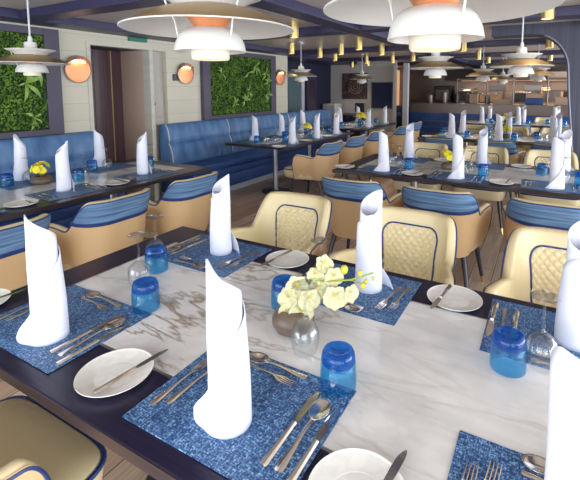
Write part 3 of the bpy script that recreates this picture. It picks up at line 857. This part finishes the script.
ZT = .7515
rndS = random.Random(11)
def setting(cx, cy, rz, where, level, nap=None, naprot=0, plate_ok=True, tum=None, glass=None, matx=0, grp=''):
    """cx,cy: centre of the placemat. rz=0 diner faces +y. level 2: all cutlery; 1: forks and knife; 0: napkin, mat, glasses"""
    c, s = cos(rz), sin(rz)
    W = lambda x, y: (cx+c*x-s*y, cy+s*x+c*y)
    g = lambda k: None if False else k
    x, y = W(matx, 0); placemat.place((x, y, ZT), rz, 'woven blue placemat on the %s' % where, 'woven blue placemats')
    zc = ZT+.0026
    if nap is None: nap = W(.0, -.045)
    p = napkins[rndS.randrange(3)]
    p.place((nap[0], nap[1], zc-.0002), rz+naprot+R(rndS.uniform(-9, 9)), 'white rolled cloth napkin standing on the %s' % where, 'standing rolled napkins', scale=(1, 1, rndS.uniform(.97, 1.03)))
    t = tum or W(.17, .16); tumbler.place((t[0], t[1], ZT), rndS.uniform(0, 3), 'upturned blue glass tumbler on the %s' % where, 'upturned blue tumblers', scale=(1.1, 1.1, .98))
    t = glass or W(.06, .235); wineglass.place((t[0], t[1], ZT), 0, 'upturned clear wine glass on the %s' % where, 'upturned wine glasses', scale=(1.06, 1.06, .95))
    if plate_ok:
        x, y = W(-.355, -.085); plate.place((x, y, ZT), 0, 'off-white bread plate beside the %s' % where, 'bread plates')
        if level >= 1:
            x, y = W(-.315, -.06); knife.place((x, y, ZT+.0165), rz+R(-6), 'butter knife on the bread plate, %s' % where, 'butter knives on bread plates', scale=.9)
    if level >= 1:
        for dx, nme, dy, r_ in ((-.185, 'outer fork', .0, -3), (-.15, 'inner fork', .02, -6)):
            x, y = W(dx, dy-.01); fork.place((x, y, zc), rz+R(r_), '%s on the %s' % (nme, where), 'forks')
        x, y = W(.205, -.02); knife.place((x, y, zc), rz, 'outer table knife on the %s' % where, 'table knives')
        x, y = W(.172, -.01); spoon.place((x, y, zc), rz, 'soup spoon between knives on the %s' % where, 'soup spoons')
        x, y = W(.138, .0); knife.place((x, y, zc), rz, 'inner table knife on the %s' % where, 'table knives')
    if level >= 2:
        x, y = W(.0, .145); spoon.place((x, y, zc), rz+PI/2, 'dessert spoon lying crosswise above the %s' % where, 'dessert spoons', scale=.88)
        x, y = W(-.01, .112); fork.place((x, y, zc), rz-PI/2+R(-5), 'dessert fork lying crosswise above the %s' % where, 'dessert forks', scale=.85)

T = 'foreground table, %s side, %s'
setting(-1.338, .722, 0, T % ('near', 'left place'), 2, nap=(-1.288, .655), tum=(-1.17, .905), glass=(-1.335, 1.01), naprot=R(5))
setting(-.60, .722, 0, T % ('near', 'middle place'), 2, nap=(-.598, .668), tum=(-.43, .885), glass=(-.575, .965), naprot=R(-14))
setting(.085, .722, 0, T % ('near', 'right place'), 2, nap=(.072, .690), tum=(.31, .90), glass=(.20, .96))
setting(-1.31, 1.372, PI, T % ('far', 'left place'), 2, nap=(-1.278, 1.40), tum=(-1.385, 1.13), glass=(-1.46, 1.19), naprot=R(-12))
setting(-.61, 1.372, PI, T % ('far', 'middle place'), 2, nap=(-.558, 1.402), tum=(-.765, 1.145), glass=(-.70, 1.29), naprot=R(-10))
setting(.082, 1.372, PI, T % ('far', 'right place'), 2, nap=(.105, 1.375), tum=(-.06, 1.165), glass=(.02, 1.215), naprot=R(-5))
T = 'second table back, %s side, %s'
for i, (x, x2) in enumerate(((-1.275, -1.275), (-.625, -.54), (.09, .16))):
    setting(x-.02, 3.60, 0, T % ('near', pos3[i]+' place'), 1, nap=(x, 3.545), tum=(x+.17, 3.77), glass=(x+.06, 3.82), plate_ok=True)
    setting(x2, 4.25, PI, T % ('far', pos3[i]+' place'), 0, nap=(x2, 4.32), tum=(x2-.17, 4.05), glass=(x2-.07, 4.0))
T = 'third table back, %s side, %s'
for i, (x, x2) in enumerate(((-1.24, -1.22), (-.585, -.52), (.10, .16))):
    setting(x, 6.48, 0, T % ('near', pos3[i]+' place'), 0, nap=(x, 6.42), tum=(x+.19, 6.64), glass=(x-.11, 6.68))
    setting(x2, 7.12, PI, T % ('far', pos3[i]+' place'), 0, nap=(x2, 7.2), glass=(x2-.17, 6.92), tum=(x2-.27, 6.97), plate_ok=False)
T = 'farthest centre table, %s side, %s'
for i, (x, x2) in enumerate(((-1.2, -1.13), (-.5, -.44), (.15, .2))):
    setting(x, 9.4, 0, T % ('near', pos3[i]+' place'), 0, nap=(x, 9.38), plate_ok=False)
    setting(x2, 10.03, PI, T % ('far', pos3[i]+' place'), 0, nap=(x2, 10.08), plate_ok=False)
T = 'left banquette table, %s side, %s'
for i, y in enumerate((1.05, 1.73, 2.41)):
    w_ = ('place nearest the camera', 'middle place', 'place nearest the doorway')[i]
    setting(-3.02, y, PI/2, T % ('chair', w_), 1, nap=(-3.08, y), naprot=R(76), tum=(-3.30, y+.24), glass=(-3.42, y+.36))
    setting(-3.60, y+.03, -PI/2, T % ('wall', w_), 0, nap=(-3.74, y+.04), naprot=R(70), tum=(-3.60, y-.13), glass=(-3.60, y+.02), plate_ok=False)
T = 'middle banquette table, %s side, %s'
for i, y in enumerate((4.72, 5.40, 6.05)):
    w_ = ('nearest place', 'middle place', 'farthest place')[i]
    setting(-3.06, y, PI/2, T % ('chair', w_), 0, nap=(-3.0, y), naprot=R(76))
    setting(-3.62, y, -PI/2, T % ('wall', w_), 0, nap=(-3.66, y+.05), naprot=R(80), plate_ok=False)
T = 'farthest banquette table, %s side, %s'
for i, y in enumerate((7.4, 8.3)):
    w_ = ('nearer place', 'farther place')[i]
    setting(-3.07, y, PI/2, T % ('chair', w_), 0, nap=(-2.98, y), naprot=R(76), plate_ok=False)
    setting(-3.62, y, -PI/2, T % ('wall', w_), 0, nap=(-3.58, y), naprot=R(80), plate_ok=False)

# ------------------------------------------------------------------ flowers
def make_bowl(prof_scale=1):
    bm = bmesh.new()
    lathe(bm, [(0, 0), (.032, 0), (.050, .010), (.060, .028), (.0595, .042), (.050, .058), (.034, .066), (.031, .0665), (.029, .064), (.040, .052), (.048, .036), (.045, .02), (0, .012)], 40)
    o = mesh_obj('flower_bowl', bm, M['vase'], None, ang=60); tag(o, 'x', 'bowl'); return Proto(o)
fbowl = make_bowl()
def petal_mesh(bm, c, ax, up, L, W, cup, mi=0):
    side = ax.cross(up).normalized()
    def f(i, j):
        t = i; s = j*2-1
        w = W*math.sin(PI*min(1, .08+t*.92))**.6*(1 if t < .99 else .2)
        return c+ax*(L*t)+side*(w*s)+up*(cup*(t*t)*L+.18*L*s*s*.6)
    grid(bm, f, 6, 4, mi)
def blossom(bm, c, n, size, rnd, mp=0, ml=1):
    n = n.normalized(); t = n.cross(Vector((0, 0, 1)));
    if t.length < .1: t = Vector((1, 0, 0))
    t.normalize(); b = n.cross(t)
    for k, (a, L, W) in enumerate(((90, 1, .42), (18, 1.0, .62), (162, 1.0, .62), (234, .95, .42), (306, .95, .42))):
        a = R(a+rnd.uniform(-8, 8)); ax = (t*cos(a)+b*sin(a))
        petal_mesh(bm, c, ax, n, size*L, size*W, .12, mp)
    petal_mesh(bm, c+n*size*.1, (n-b*.4).normalized(), -b, size*.4, size*.18, .2, ml)
def orchid(name, blooms, buds, stems, mats, label, cat='flowers', group=None):
    root = empty(name); tag(root, label, cat, group)
    rnd = random.Random(4)
    bm = bmesh.new()
    for st, r in stems: tube(bm, st, r, 6)
    mesh_obj('stem', bm, M['stem'], root)
    for (c, n, s) in blooms:
        bm = bmesh.new(); blossom(bm, Vector(c), Vector(n), s, rnd)
        o = mesh_obj('blossom', bm, mats, root, ang=80)
    for (c, s) in buds:
        bm = bmesh.new(); bmesh.ops.create_icosphere(bm, subdivisions=2, radius=s)
        for v in bm.verts: v.co.z *= 1.25; v.co += Vector(c)
        mesh_obj('bud', bm, pbr('olive_bud', (.50, .45, .05), .5), root)
    return root
# camera is toward (+.66,-1.0): right in picture ~ (+.88,+.48); toward camera ~ (.5,-.85,.3)
rt = Vector((.878, .478, 0)); tw = Vector((.55, -.8, .25))
def L_(a, b, z): v = rt*a+Vector((.478, -.878, 0))*b; return (v.x, v.y, z)
blooms = [(L_(-.005, .012, .115), tw+Vector((0, 0, .5)), .034), (L_(-.028, .018, .088), tw-rt*.5, .032), (L_(.026, .02, .085), tw+rt*.3, .034),
          (L_(.006, .03, .055), tw, .036), (L_(-.030, .025, .055), tw-rt*.2, .026),
          (L_(.052, .0, .105), tw+rt*.2, .034), (L_(.045, -.01, .14), tw, .026), (L_(.068, -.02, .165), tw+rt*.5+Vector((0, 0, .6)), .030),
          (L_(.095, -.01, .135), tw+rt*.2, .030), (L_(.098, .02, .092), tw, .036), (L_(.140, .015, .10), tw+rt*.7, .028), (L_(.0, -.03, .10), Vector((-.5, .8, .3)), .032), (L_(-.02, -.02, .07), Vector((-.8, .3, .3)), .03)]
buds = [(L_(.185, .0, .125), .006), (L_(.168, .0, .148), .0075), (L_(.205, -.005, .132), .005), (L_(.175, .01, .118), .008), (L_(.125, -.01, .155), .011)]
stems = [([L_(0, 0, .02), L_(.0, .0, .08), L_(.03, 0, .13), L_(.08, 0, .125), L_(.14, 0, .13), L_(.205, -.005, .148)], .0022), ([L_(0, 0, .02), L_(-.01, .01, .07), L_(-.01, .01, .11)], .002), ([L_(.14, 0, .13), L_(.17, .0, .12), L_(.19, 0, .125)], .0015)]
fbowl.place((-.658, 1.035, ZT), 0, 'round brown bowl holding white orchids on the foreground table', 'brown flower bowls', scale=(1.1, 1.1, 1.12))
orc = orchid('orchid_spray', blooms, buds, stems, [M['petal'], M['lip']], 'ivory orchid spray in the brown bowl on the foreground table'); orc.location = (-.646, 1.05, ZT+.014); orc.scale = (1.12, 1.12, 1.12)
# yellow clusters
rn = random.Random(21)
yb = []
for k in range(17):
    a = rn.uniform(0, 2*PI); e = rn.uniform(.1, 1.3); rr = rn.uniform(.03, .055)
    n = Vector((cos(a)*cos(e), sin(a)*cos(e), sin(e)))
    yb.append(((n.x*rr*1.1, n.y*rr*1.1, .095+n.z*rr*1.2), n, .026))
yo = orchid('yellow_orchid', yb, [((.06, .02, .15), .006), ((-.05, .03, .14), .006)], [([(0, 0, .02), (0, 0, .1)], .003), ([(0, 0, .06), (.03, .01, .11), (.06, .02, .15)], .002), ([(0, 0, .06), (-.05, .03, .14)], .002)], [M['petal_y'], M['lip']], 'x')
yop = Proto(yo)
for (x, y, s, sb, w_) in ((-3.45, 1.77, 1.1, 1.3, 'left banquette table'), (-.78, 3.90, 1.15, 1.1, 'second table back'), (-.52, 6.80, 1.2, 1.1, 'third table back'),
                (-.74, 9.75, 1.3, 1.1, 'farthest centre table'), (-3.35, 5.725, 1.2, 1.0, 'middle banquette table'), (-3.32, 7.85, 1.6, 1.0, 'farthest banquette table')):
    fbowl.place((x, y, ZT), 0, 'brown bowl of yellow orchids on the %s' % w_, 'brown flower bowls', scale=(sb, sb, .95))
    yop.place((x, y, ZT), x*3, 'bunch of yellow orchids in the bowl on the %s' % w_, 'yellow orchid bunches', scale=s)

# ------------------------------------------------------------------ pendants
def make_pendant():
    root = empty('pendant_lamp'); tag(root, 'x', 'pendant lamp')
    # z=0 is the rim of the big disc
    bm = bmesh.new()
    prof = [(.25, 0), (.235, .009), (.20, .029), (.15, .050), (.095, .064)]
    lathe(bm, prof, 56); mesh_obj('disc_shade_top', bm, M['lamp_brass'], root, ang=60)
    bm = bmesh.new(); lathe(bm, [(.251, .001), (.2515, -.0012), (.25, -.0025), (.235, .0065), (.20, .0265), (.15, .047), (.095, .0615), (.094, .063)], 56); mesh_obj('disc_shade_underside', bm, M['white'], root, ang=60)
    bm = bmesh.new()
    lathe(bm, [(.094, .062), (.105, .073), (.130, .088), (.160, .099), (.161, .101), (.159, .1015), (.128, .0915), (.085, .083), (.045, .10), (.03, .105)], 48)
    mesh_obj('upper_shade', bm, M['white'], root, ang=60)
    bm = bmesh.new(); lathe(bm, [(.030, .104), (.041, .104), (.041, .150), (.036, .158), (.016, .160), (.015, .185), (.011, .20), (0, .20)], 28); mesh_obj('cap', bm, M['white'], root)
    bm = bmesh.new(); tube(bm, [(0, 0, .19), (0, 0, CEIL-1.685)], .0065, 8); lathe(bm, [(0, CEIL-1.685), (.04, CEIL-1.685), (.038, CEIL-1.685-.025), (0, CEIL-1.685-.03)], 20); mesh_obj('rod', bm, M['column'], root)
    bm = bmesh.new()
    lathe(bm, [(.048, .006), (.070, .0), (.090, -.018), (.101, -.042), (.106, -.066), (.1045, -.0665), (.099, -.043), (.088, -.020), (.068, -.003), (.048, .003), (.048, .006)], 48)
    mesh_obj('lower_shade', bm, M['white'], root, ang=60)
    bm = bmesh.new()
    lathe(bm, [(.052, -.02), (.0565, -.06), (.056, -.086), (.053, -.090), (.0515, -.086), (.052, -.06), (.049, -.02)], 40)
    mesh_obj('inner_cup', bm, M['white_in'], root, ang=60)
    bm = bmesh.new(); lathe(bm, [(.044, -.088), (.0515, -.086), (.052, -.083), (0, -.083)], 32); lathe(bm, [(.0, -.0885), (.046, -.0885)], 32)
    mesh_obj('diffuser', bm, pbr('warm_diffuser', (1, .85, .6), .5, emit=(1, .66, .30), estr=.45), root)
    bm = bmesh.new(); lathe(bm, [(.046, .006), (.055, .02), (.072, .040), (.094, .060)], 40); lathe(bm, [(.030, .10), (.032, .05), (.040, .02), (.046, .004)], 40)
    mesh_obj('copper_reflector', bm, M['copper'], root, ang=60)
    for k in range(3):
        a = R(100+120*k)
        bm = bmesh.new(); tube(bm, [(.092*cos(a), .092*sin(a), -.022), (.10*cos(a), .10*sin(a), .02), (.115*cos(a), .115*sin(a), .048), (.13*cos(a), .13*sin(a), .089)], .0028, 6); mesh_obj('strut', bm, M['white'], root)
    bm = bmesh.new(); bmesh.ops.create_uvsphere(bm, u_segments=16, v_segments=10, radius=.022)
    for v in bm.verts: v.co.z -= .035
    mesh_obj('bulb', bm, M['bulb'], root)
    return Proto(root)
pend = make_pendant()
PL = [(-.98, 1.046, 'large left pendant lamp over the foreground table'), (-.25, 1.046, 'large right pendant lamp over the foreground table'),
      (-.93, 3.95, 'layered pendant lamp over the left of the second table'), (-.21, 3.95, 'layered pendant lamp over the right of the second table'),
      (-.88, 6.8, 'small layered pendant over the left of the third table'), (-.14, 6.8, 'small layered pendant over the right of the third table'),
      (-.86, 9.75, 'tiny distant pendant over the farthest centre table'),
      (-3.4, 1.73, 'pendant lamp over the left banquette table before the moss panel'), (-3.4, 5.62, 'pendant lamp over the middle banquette table'), (-3.4, 8.05, 'pendant lamp over the farthest banquette table')]
for i, (x, y, l) in enumerate(PL):
    sc_ = 1.09 if y < 2 and x > -2 else 1.0
    pend.place((x, y, 1.682+.09*(sc_-1)), R(35*i) if i > 1 else R((12, -20)[i]), l, 'layered pendant lamps', scale=sc_)
    for dz, e in ((-.035, .15), (.012, .05)):
        ld = bpy.data.lights.new('pendant_bulb_light', 'POINT'); ld.energy = e*.9; ld.color = (1, .62, .30); ld.shadow_soft_size = .02
        lo = bpy.data.objects.new('pendant_bulb_light', ld); COL.objects.link(lo); lo.location = (x+.03, y, 1.682+dz-.025 if dz < 0 else 1.682+dz)

# ------------------------------------------------------------------ ceiling downlights
def make_down():
    root = empty('downlight'); tag(root, 'x', 'ceiling light')
    bm = bmesh.new(); lathe(bm, [(0, 0), (.048, 0), (.048, -.165), (.044, -.165), (.043, -.15), (0, -.15)], 24); mesh_obj('housing', bm, M['brass_soft'], root)
    bm = bmesh.new(); lathe(bm, [(0, -.158), (.0425, -.158), (.0425, -.152), (0, -.152)], 20); mesh_obj('lens', bm, M['bulb'], root)
    return Proto(root)
down = make_down()
DL = [(-2.42, 3.86), (-3.58, 5.63), (-3.6, 6.6), (-2.98, 6.18), (-2.38, 5.52), (-2.44, 6.6), (-3.57, 8.7), (-3.0, 8.8), (-4.5, 10.0), (-3.9, 9.6), (-2.41, 8.32), (-3.75, 7.5),
      (-1.13, 6.5), (-1.19, 8.49), (-1.17, 9.79), (-.01, 6.5), (.01, 9.6), (-.03, 3.79)]
names = ['nearest brass ceiling downlight left of the long beam', 'brass downlight above the middle banquette table, near the wall', 'brass downlight just beyond the crossing beam, nearest the wall side', 'brass downlight third from the wall beyond the middle beam', 'brass downlight beside the long beam, before the middle banquette lamp', 'brass downlight close to the long beam, beyond the crossing', 'small brass downlight above the farthest banquette table', 'small brass downlight right of the farthest banquette lamp', 'tiny brass downlight before the dark corridor', 'tiny brass downlight before the cream wall artwork', 'small brass downlight near the pale column', 'small brass downlight left of the farthest banquette lamp', 'brass downlight above the third table, left row', 'second brass downlight in the row over the third table', 'farthest brass downlight in the row toward the kitchen', 'brass downlight seen through the arch', 'tiny brass downlight seen low through the arch', 'brass downlight at top right before the arch']
for (x, y), l in zip(DL, names):
    down.place((x, y, CEIL), 0, l, 'brass ceiling downlights')
    ld = bpy.data.lights.new('downlight_spot', 'SPOT'); ld.energy = 14; ld.spot_size = R(95); ld.spot_blend = .6; ld.color = (1, .80, .58); ld.shadow_soft_size = .03
    lo = bpy.data.objects.new('downlight_spot', ld); COL.objects.link(lo); lo.location = (x, y, CEIL-.17)

# ------------------------------------------------------------------ end wall: picture, cabinet etc.
pr = empty('framed_picture', (-4.64, EY-.001, 1.20)); tag(pr, 'square dark abstract picture on the cream end wall', 'picture')
bm = bmesh.new(); box(bm, -.37, .37, -.03, 0, 0, .70, .004); mesh_obj('canvas', bm, pbr('dark_abstract_canvas', (.035, .022, .028), .6, var=((6, 6, 6), (.16, .08, .06), .5, .7)), pr, False)
bm = bmesh.new()
for r0, cx_, cz_ in ((.20, .03, .33), (.13, .03, .33), (.06, .03, .33)):
    tube(bm, [(cx_+r0*cos(2*PI*k/28), -.032, cz_+r0*.9*sin(2*PI*k/28)) for k in range(28)], .012, 6, closed=True)
mesh_obj('painted_rings', bm, pbr('ring_paint', (.20, .12, .10), .6), pr)
sb = empty('sideboard', (-4.65, 10.15, 0)); tag(sb, 'low dark cabinet against the cream end wall under the picture', 'cabinet')
bm = bmesh.new(); box(bm, -.25, .45, -.28, .33, 0, .78, .01); mesh_obj('body', bm, M['navy_dark'], sb, False)
bm = bmesh.new(); box(bm, -.27, .47, -.30, .33, .78, .81, .005); mesh_obj('top', bm, M['frame'], sb, False)
bm = bmesh.new(); box(bm, -5.33, -4.95, 9.9, 10.35, 0, 1.08, .03)
tag(mesh_obj('service_stand', bm, M['column'], None, False), 'pale grey upright service stand left of the dark cabinet', 'stand')
mn = empty('point_of_sale_screen', (-4.32, 10.1, .81)); tag(mn, 'small black screen standing on the dark cabinet', 'screen')
bm = bmesh.new(); box(bm, -.13, .13, -.02, .02, .06, .30, .008); mesh_obj('display', bm, M['black'], mn, False)
bm = bmesh.new(); lathe(bm, [(0, 0), (.08, 0), (.08, .01), (.015, .02), (.015, .08), (0, .08)], 20); mesh_obj('foot', bm, M['black'], mn)
bm = bmesh.new(); box(bm, -4.42, -4.36, EY-.05, EY, 1.22, 1.36, .006); tag(mesh_obj('wall_phone', bm, M['black'], None, False), 'black wall phone under the picture on the cream wall', 'phone')
# glass divider beside the column
bm = bmesh.new(); box(bm, -3.43, -3.23, 10.40, 10.42, .0, 1.05); tag(mesh_obj('glass_partition', bm, M['glasspane'], None, False), 'narrow glass divider between the cream wall and pale column', 'partition')

# ------------------------------------------------------------------ kitchen
kc = empty('kitchen_counter', (-1.3, 11.9, 0)); tag(kc, 'long navy and steel serving counter in front of the open kitchen', 'counter')
bm = bmesh.new(); box(bm, -2.2, 4.6, 0, .8, 0, .80); mesh_obj('base', bm, M['banq_seat'], kc, False)
for k in range(3):
    bm = bmesh.new(); box(bm, -2.0, 1.2, -.015, .0, .22+.17*k, .235+.17*k); mesh_obj('trim_rail', bm, M['kitchen_steel'], kc, False)
bm = bmesh.new(); box(bm, -2.2, 4.6, -.02, .0, .80, 1.03); mesh_obj('front_band', bm, pbr('brown_steel', (.20, .16, .14), .35, .7), kc, False)
bm = bmesh.new(); box(bm, -2.25, 4.6, -.06, .85, 1.03, 1.07, .005); mesh_obj('countertop', bm, M['kitchen_steel'], kc, False)
bm = bmesh.new(); box(bm, -4.6, -3.55, 12.4, 12.9, .0, .95, .01); tag(mesh_obj('side_cabinet', bm, M['navy'], None, False), 'low navy cabinet behind the pale column', 'cabinet')
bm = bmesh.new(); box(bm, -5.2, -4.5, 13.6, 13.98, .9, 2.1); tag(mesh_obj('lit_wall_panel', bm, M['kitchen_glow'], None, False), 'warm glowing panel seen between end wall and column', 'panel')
# overshelf frame on the counter
sh = empty('overshelf', (-.9, 12.3, 1.07)); tag(sh, 'steel two tier shelf standing on the serving counter', 'shelf')
for k, z in enumerate((.34, .66)):
    bm = bmesh.new(); box(bm, -1.35, 1.6, -.2, .2, z, z+.025, .003); mesh_obj('shelf_board', bm, M['kitchen_steel'], sh, False)
for x in (-1.33, -.55, .1, .9, 1.55):
    bm = bmesh.new(); tube(bm, [(x, -.18, 0), (x, -.18, .68)], .018, 8); mesh_obj('post', bm, M['kitchen_steel'], sh)
hood = empty('extractor_hood', (-.8, 13.2, 1.72)); tag(hood, 'long steel extractor hood over the open kitchen', 'hood')
bm = bmesh.new()
va = [(-1.9, -.55, 0), (2.0, -.55, 0), (2.0, .7, 0), (-1.9, .7, 0)]; vb = [(-1.9, -.25, .33), (2.0, -.25, .33), (2.0, .7, .33), (-1.9, .7, .33)]
A = [bm.verts.new(p) for p in va]; B = [bm.verts.new(p) for p in vb]
bm.faces.new(A); bm.faces.new(B)
for k in range(4): bm.faces.new((A[k], A[(k+1) % 4], B[(k+1) % 4], B[k]))
mesh_obj('canopy', bm, pbr('hood_steel', (.24, .22, .21), .35, .8), hood, False)
bm = bmesh.new(); box(bm, -1.5, 1.6, -.1, .1, -.012, -.001); mesh_obj('light_strip', bm, M['kitchen_glow'], hood, False)
ld = bpy.data.lights.new('hood_light', 'AREA'); ld.shape = 'RECTANGLE'; ld.size = 3.0; ld.size_y = .2; ld.energy = 30; ld.color = (1, .72, .48)
lo = bpy.data.objects.new('hood_light', ld); COL.objects.link(lo); lo.location = (-.8, 13.2, 1.70)
# back counter
bk = empty('back_counter', (-1.3, 13.6, 0)); tag(bk, 'steel back counter along the kitchen wall', 'counter')
bm = bmesh.new(); box(bm, -2.2, 2.6, -.35, .38, 0, .98, .005); mesh_obj('body', bm, M['kitchen_steel'], bk, False)
bm = bmesh.new(); box(bm, -2.2, 2.6, -.38, .38, .98, 1.02, .005); mesh_obj('worktop', bm, pbr('worktop_steel', (.5, .46, .42), .3, .8), bk, False)
# appliances and stored things, each its own
def appliance(x, y, z, w, d, h, label, mt, face, cat='oven'):
    r = empty('kitchen_appliance', (x, y, z)); tag(r, label, cat)
    bm = bmesh.new(); box(bm, -w/2, w/2, -d/2, d/2, 0, h, .01); mesh_obj('body', bm, mt, r, False)
    bm = bmesh.new(); box(bm, -w*.40, w*.40, -d/2-.012, -d/2, h*.2, h*.78, .005); f = mesh_obj('front_panel', bm, face, r, False)
    bm = bmesh.new(); tube(bm, [(-w*.35, -d/2-.03, h*.86), (w*.35, -d/2-.03, h*.86)], .01, 6); mesh_obj('handle', bm, M['steel'], r)
hs = M['kitchen_steel']; dk = M['black']; br_ = M['bread']
appliance(-2.9, 13.55, 1.02, .5, .5, .55, 'dark coffee machine at the left end of the back counter', dk, hs, 'machine')
appliance(-2.25, 13.55, 1.02, .55, .5, .48, 'steel box oven left of centre on the back counter', hs, dk)
appliance(-1.5, 13.55, 1.02, .7, .5, .36, 'wide low steel oven at the middle of the back counter', hs, br_)
appliance(-.6, 13.55, 1.02, .6, .5, .42, 'steel microwave right of centre on the back counter', hs, dk)
appliance(.1, 13.55, 1.02, .55, .5, .50, 'warm beige oven at the right of the back counter', br_, hs)
appliance(.75, 13.55, 1.02, .55, .5, .50, 'steel oven at the far right of the back counter', hs, br_)
def sbox(x, z, w, h, mt, label, cat='box', y=12.3, d=.28):
    bm = bmesh.new(); box(bm, x-w/2, x+w/2, y-d/2, y+d/2, z, z+h, .012)
    # recessed top lip
    box(bm, x-w/2-.008, x+w/2+.008, y-d/2-.008, y+d/2+.008, z+h*.86, z+h*.98, .004)
    tag(mesh_obj('storage_box', bm, mt, None, False), label, cat)
sbox(-.30, 1.07, .42, .16, M['banq_seat'], 'navy crate on the serving counter right of centre', 'crate')
sbox(-.30, 1.24, .40, .12, M['bread'], 'tan tray stacked on the navy crate', 'tray')
sbox(.35, 1.07, .36, .20, M['bread'], 'tan food box at the right of the serving counter')
sbox(-1.05, 1.07, .50, .13, M['bread'], 'long low tan tray at the middle of the serving counter', 'tray')
sbox(-1.8, 1.07, .20, .26, M['bread'], 'upright tan box left on the serving counter')
sbox(.30, 1.435, .5, .2, M['bread'], 'tan box on the lower shelf tier at right')
sbox(-.35, 1.435, .4, .14, M['sage'], 'pale grey tray on the lower shelf tier')
sbox(-1.2, 1.435, .4, .14, M['kitchen_steel'], 'steel pan box on the lower shelf tier at left')
sbox(.25, 1.755, .55, .16, M['beige'], 'beige box on the upper shelf tier at right')
def pot(x, y, z, r, h, mt, label, cat='pot'):
    ro = empty('cooking_pot', (x, y, z)); tag(ro, label, cat)
    bm = bmesh.new(); lathe(bm, [(0, 0), (r*.95, 0), (r, .02), (r, h), (r*.96, h), (r*.94, .02), (0, .015)], 24); mesh_obj('body', bm, mt, ro)
    bm = bmesh.new(); lathe(bm, [(r*1.02, h), (r*.8, h+.02), (.012, h+.03), (.014, h+.05), (0, h+.052)], 24); mesh_obj('lid', bm, mt, ro)
pot(-2.6, 12.2, 1.07, .09, .30, M['kitchen_steel'], 'tall steel urn at the left of the serving counter', 'urn')
pot(-2.25, 12.25, 1.07, .075, .24, M['black'], 'dark tall pot beside the steel urn')
pot(-3.0, 12.2, 1.07, .08, .22, M['kitchen_steel'], 'squat steel pot at the counter end by the column')
pot(-2.0, 12.45, 1.07, .06, .24, M['taupe'], 'slim brown pepper mill shaped canister on the counter', 'canister')
pot(-1.45, 12.3, 1.07, .07, .20, M['black'], 'dark pot between the tan boxes on the counter')
for i, (x, z, l) in enumerate(((-1.15, 1.755, 'green herb plant on the upper shelf tier at left'), (-.45, 1.755, 'green herb plant on the upper shelf tier at middle'), (-.2, 1.755, 'green herb plant on the upper shelf tier right of middle'))):
    hp = empty('herb_pot', (x, 12.3, z)); tag(hp, l, 'plant', 'potted herbs on the kitchen shelf')
    bm = bmesh.new(); lathe(bm, [(0, 0), (.05, 0), (.065, .07), (.06, .07), (.0, .06)], 20); mesh_obj('pot', bm, M['taupe'], hp)
    bm = bmesh.new(); rn = random.Random(i)
    for k in range(50):
        a = rn.uniform(0, 2*PI); e = rn.uniform(.2, 1.4); ax = Vector((cos(a)*cos(e), sin(a)*cos(e), sin(e)))
        petal_mesh(bm, Vector((0, 0, .07))+ax*rn.uniform(.0, .07), ax, ax.cross(Vector((sin(a), -cos(a), 0))).normalized(), .05, .014, .1)
    mesh_obj('leaves', bm, pbr('herb_leaf', (.22, .30, .03), .6), hp)

# ------------------------------------------------------------------ light
w = bpy.data.worlds.new('daylight'); sc.world = w; w.use_nodes = True
bg = w.node_tree.nodes['Background']; bg.inputs[0].default_value = (.80, .89, 1.0, 1); bg.inputs[1].default_value = 2.6
# added fill lights standing for unseen windows at right and behind the camera
def area(name, loc, rot, sx, sy, e, col=(.92, .96, 1)):
    ld = bpy.data.lights.new(name, 'AREA'); ld.shape = 'RECTANGLE'; ld.size = sx; ld.size_y = sy; ld.energy = e; ld.color = col
    o = bpy.data.objects.new(name, ld); COL.objects.link(o); o.location = loc; o.rotation_euler = rot; return o
area('daylight_fill_right', (3.55, 2.0, 1.25), (0, R(90), 0), 1.8, 7.5, 190)
area('daylight_fill_right_far', (3.55, 9.8, 1.25), (0, R(90), 0), 1.8, 7.5, 210)
area('daylight_fill_behind', (-.8, -2.15, 1.3), (R(90), 0, 0), 7.0, 1.7, 120)

# ------------------------------------------------------------------ camera
cx, cy, f = 320.0, 129.5185, 416.1156
cam = bpy.data.cameras.new('camera'); co = bpy.data.objects.new('camera', cam); COL.objects.link(co)
cam.sensor_fit = 'HORIZONTAL'; cam.sensor_width = 36; cam.lens = f/580*36
cam.shift_x = (290-cx)/580; cam.shift_y = -(240-cy)/580
def ray(x, y): return Vector((x-cx, cy-y, -f)).normalized()
Yd = ray(548, 88); Xd = -ray(-447, 88); Zd = Xd.cross(Yd)
m3 = Matrix((Xd, Yd, Zd))
co.matrix_world = Matrix.Translation((0, 0, 1.5)) @ m3.to_4x4()
cam.clip_start = .02; cam.clip_end = 60
sc.camera = co
sc.view_settings.view_transform = 'Standard'; sc.view_settings.look = 'None'; sc.view_settings.gamma = 1
sc.view_settings.use_curve_mapping = False
sc.view_settings.exposure = .36
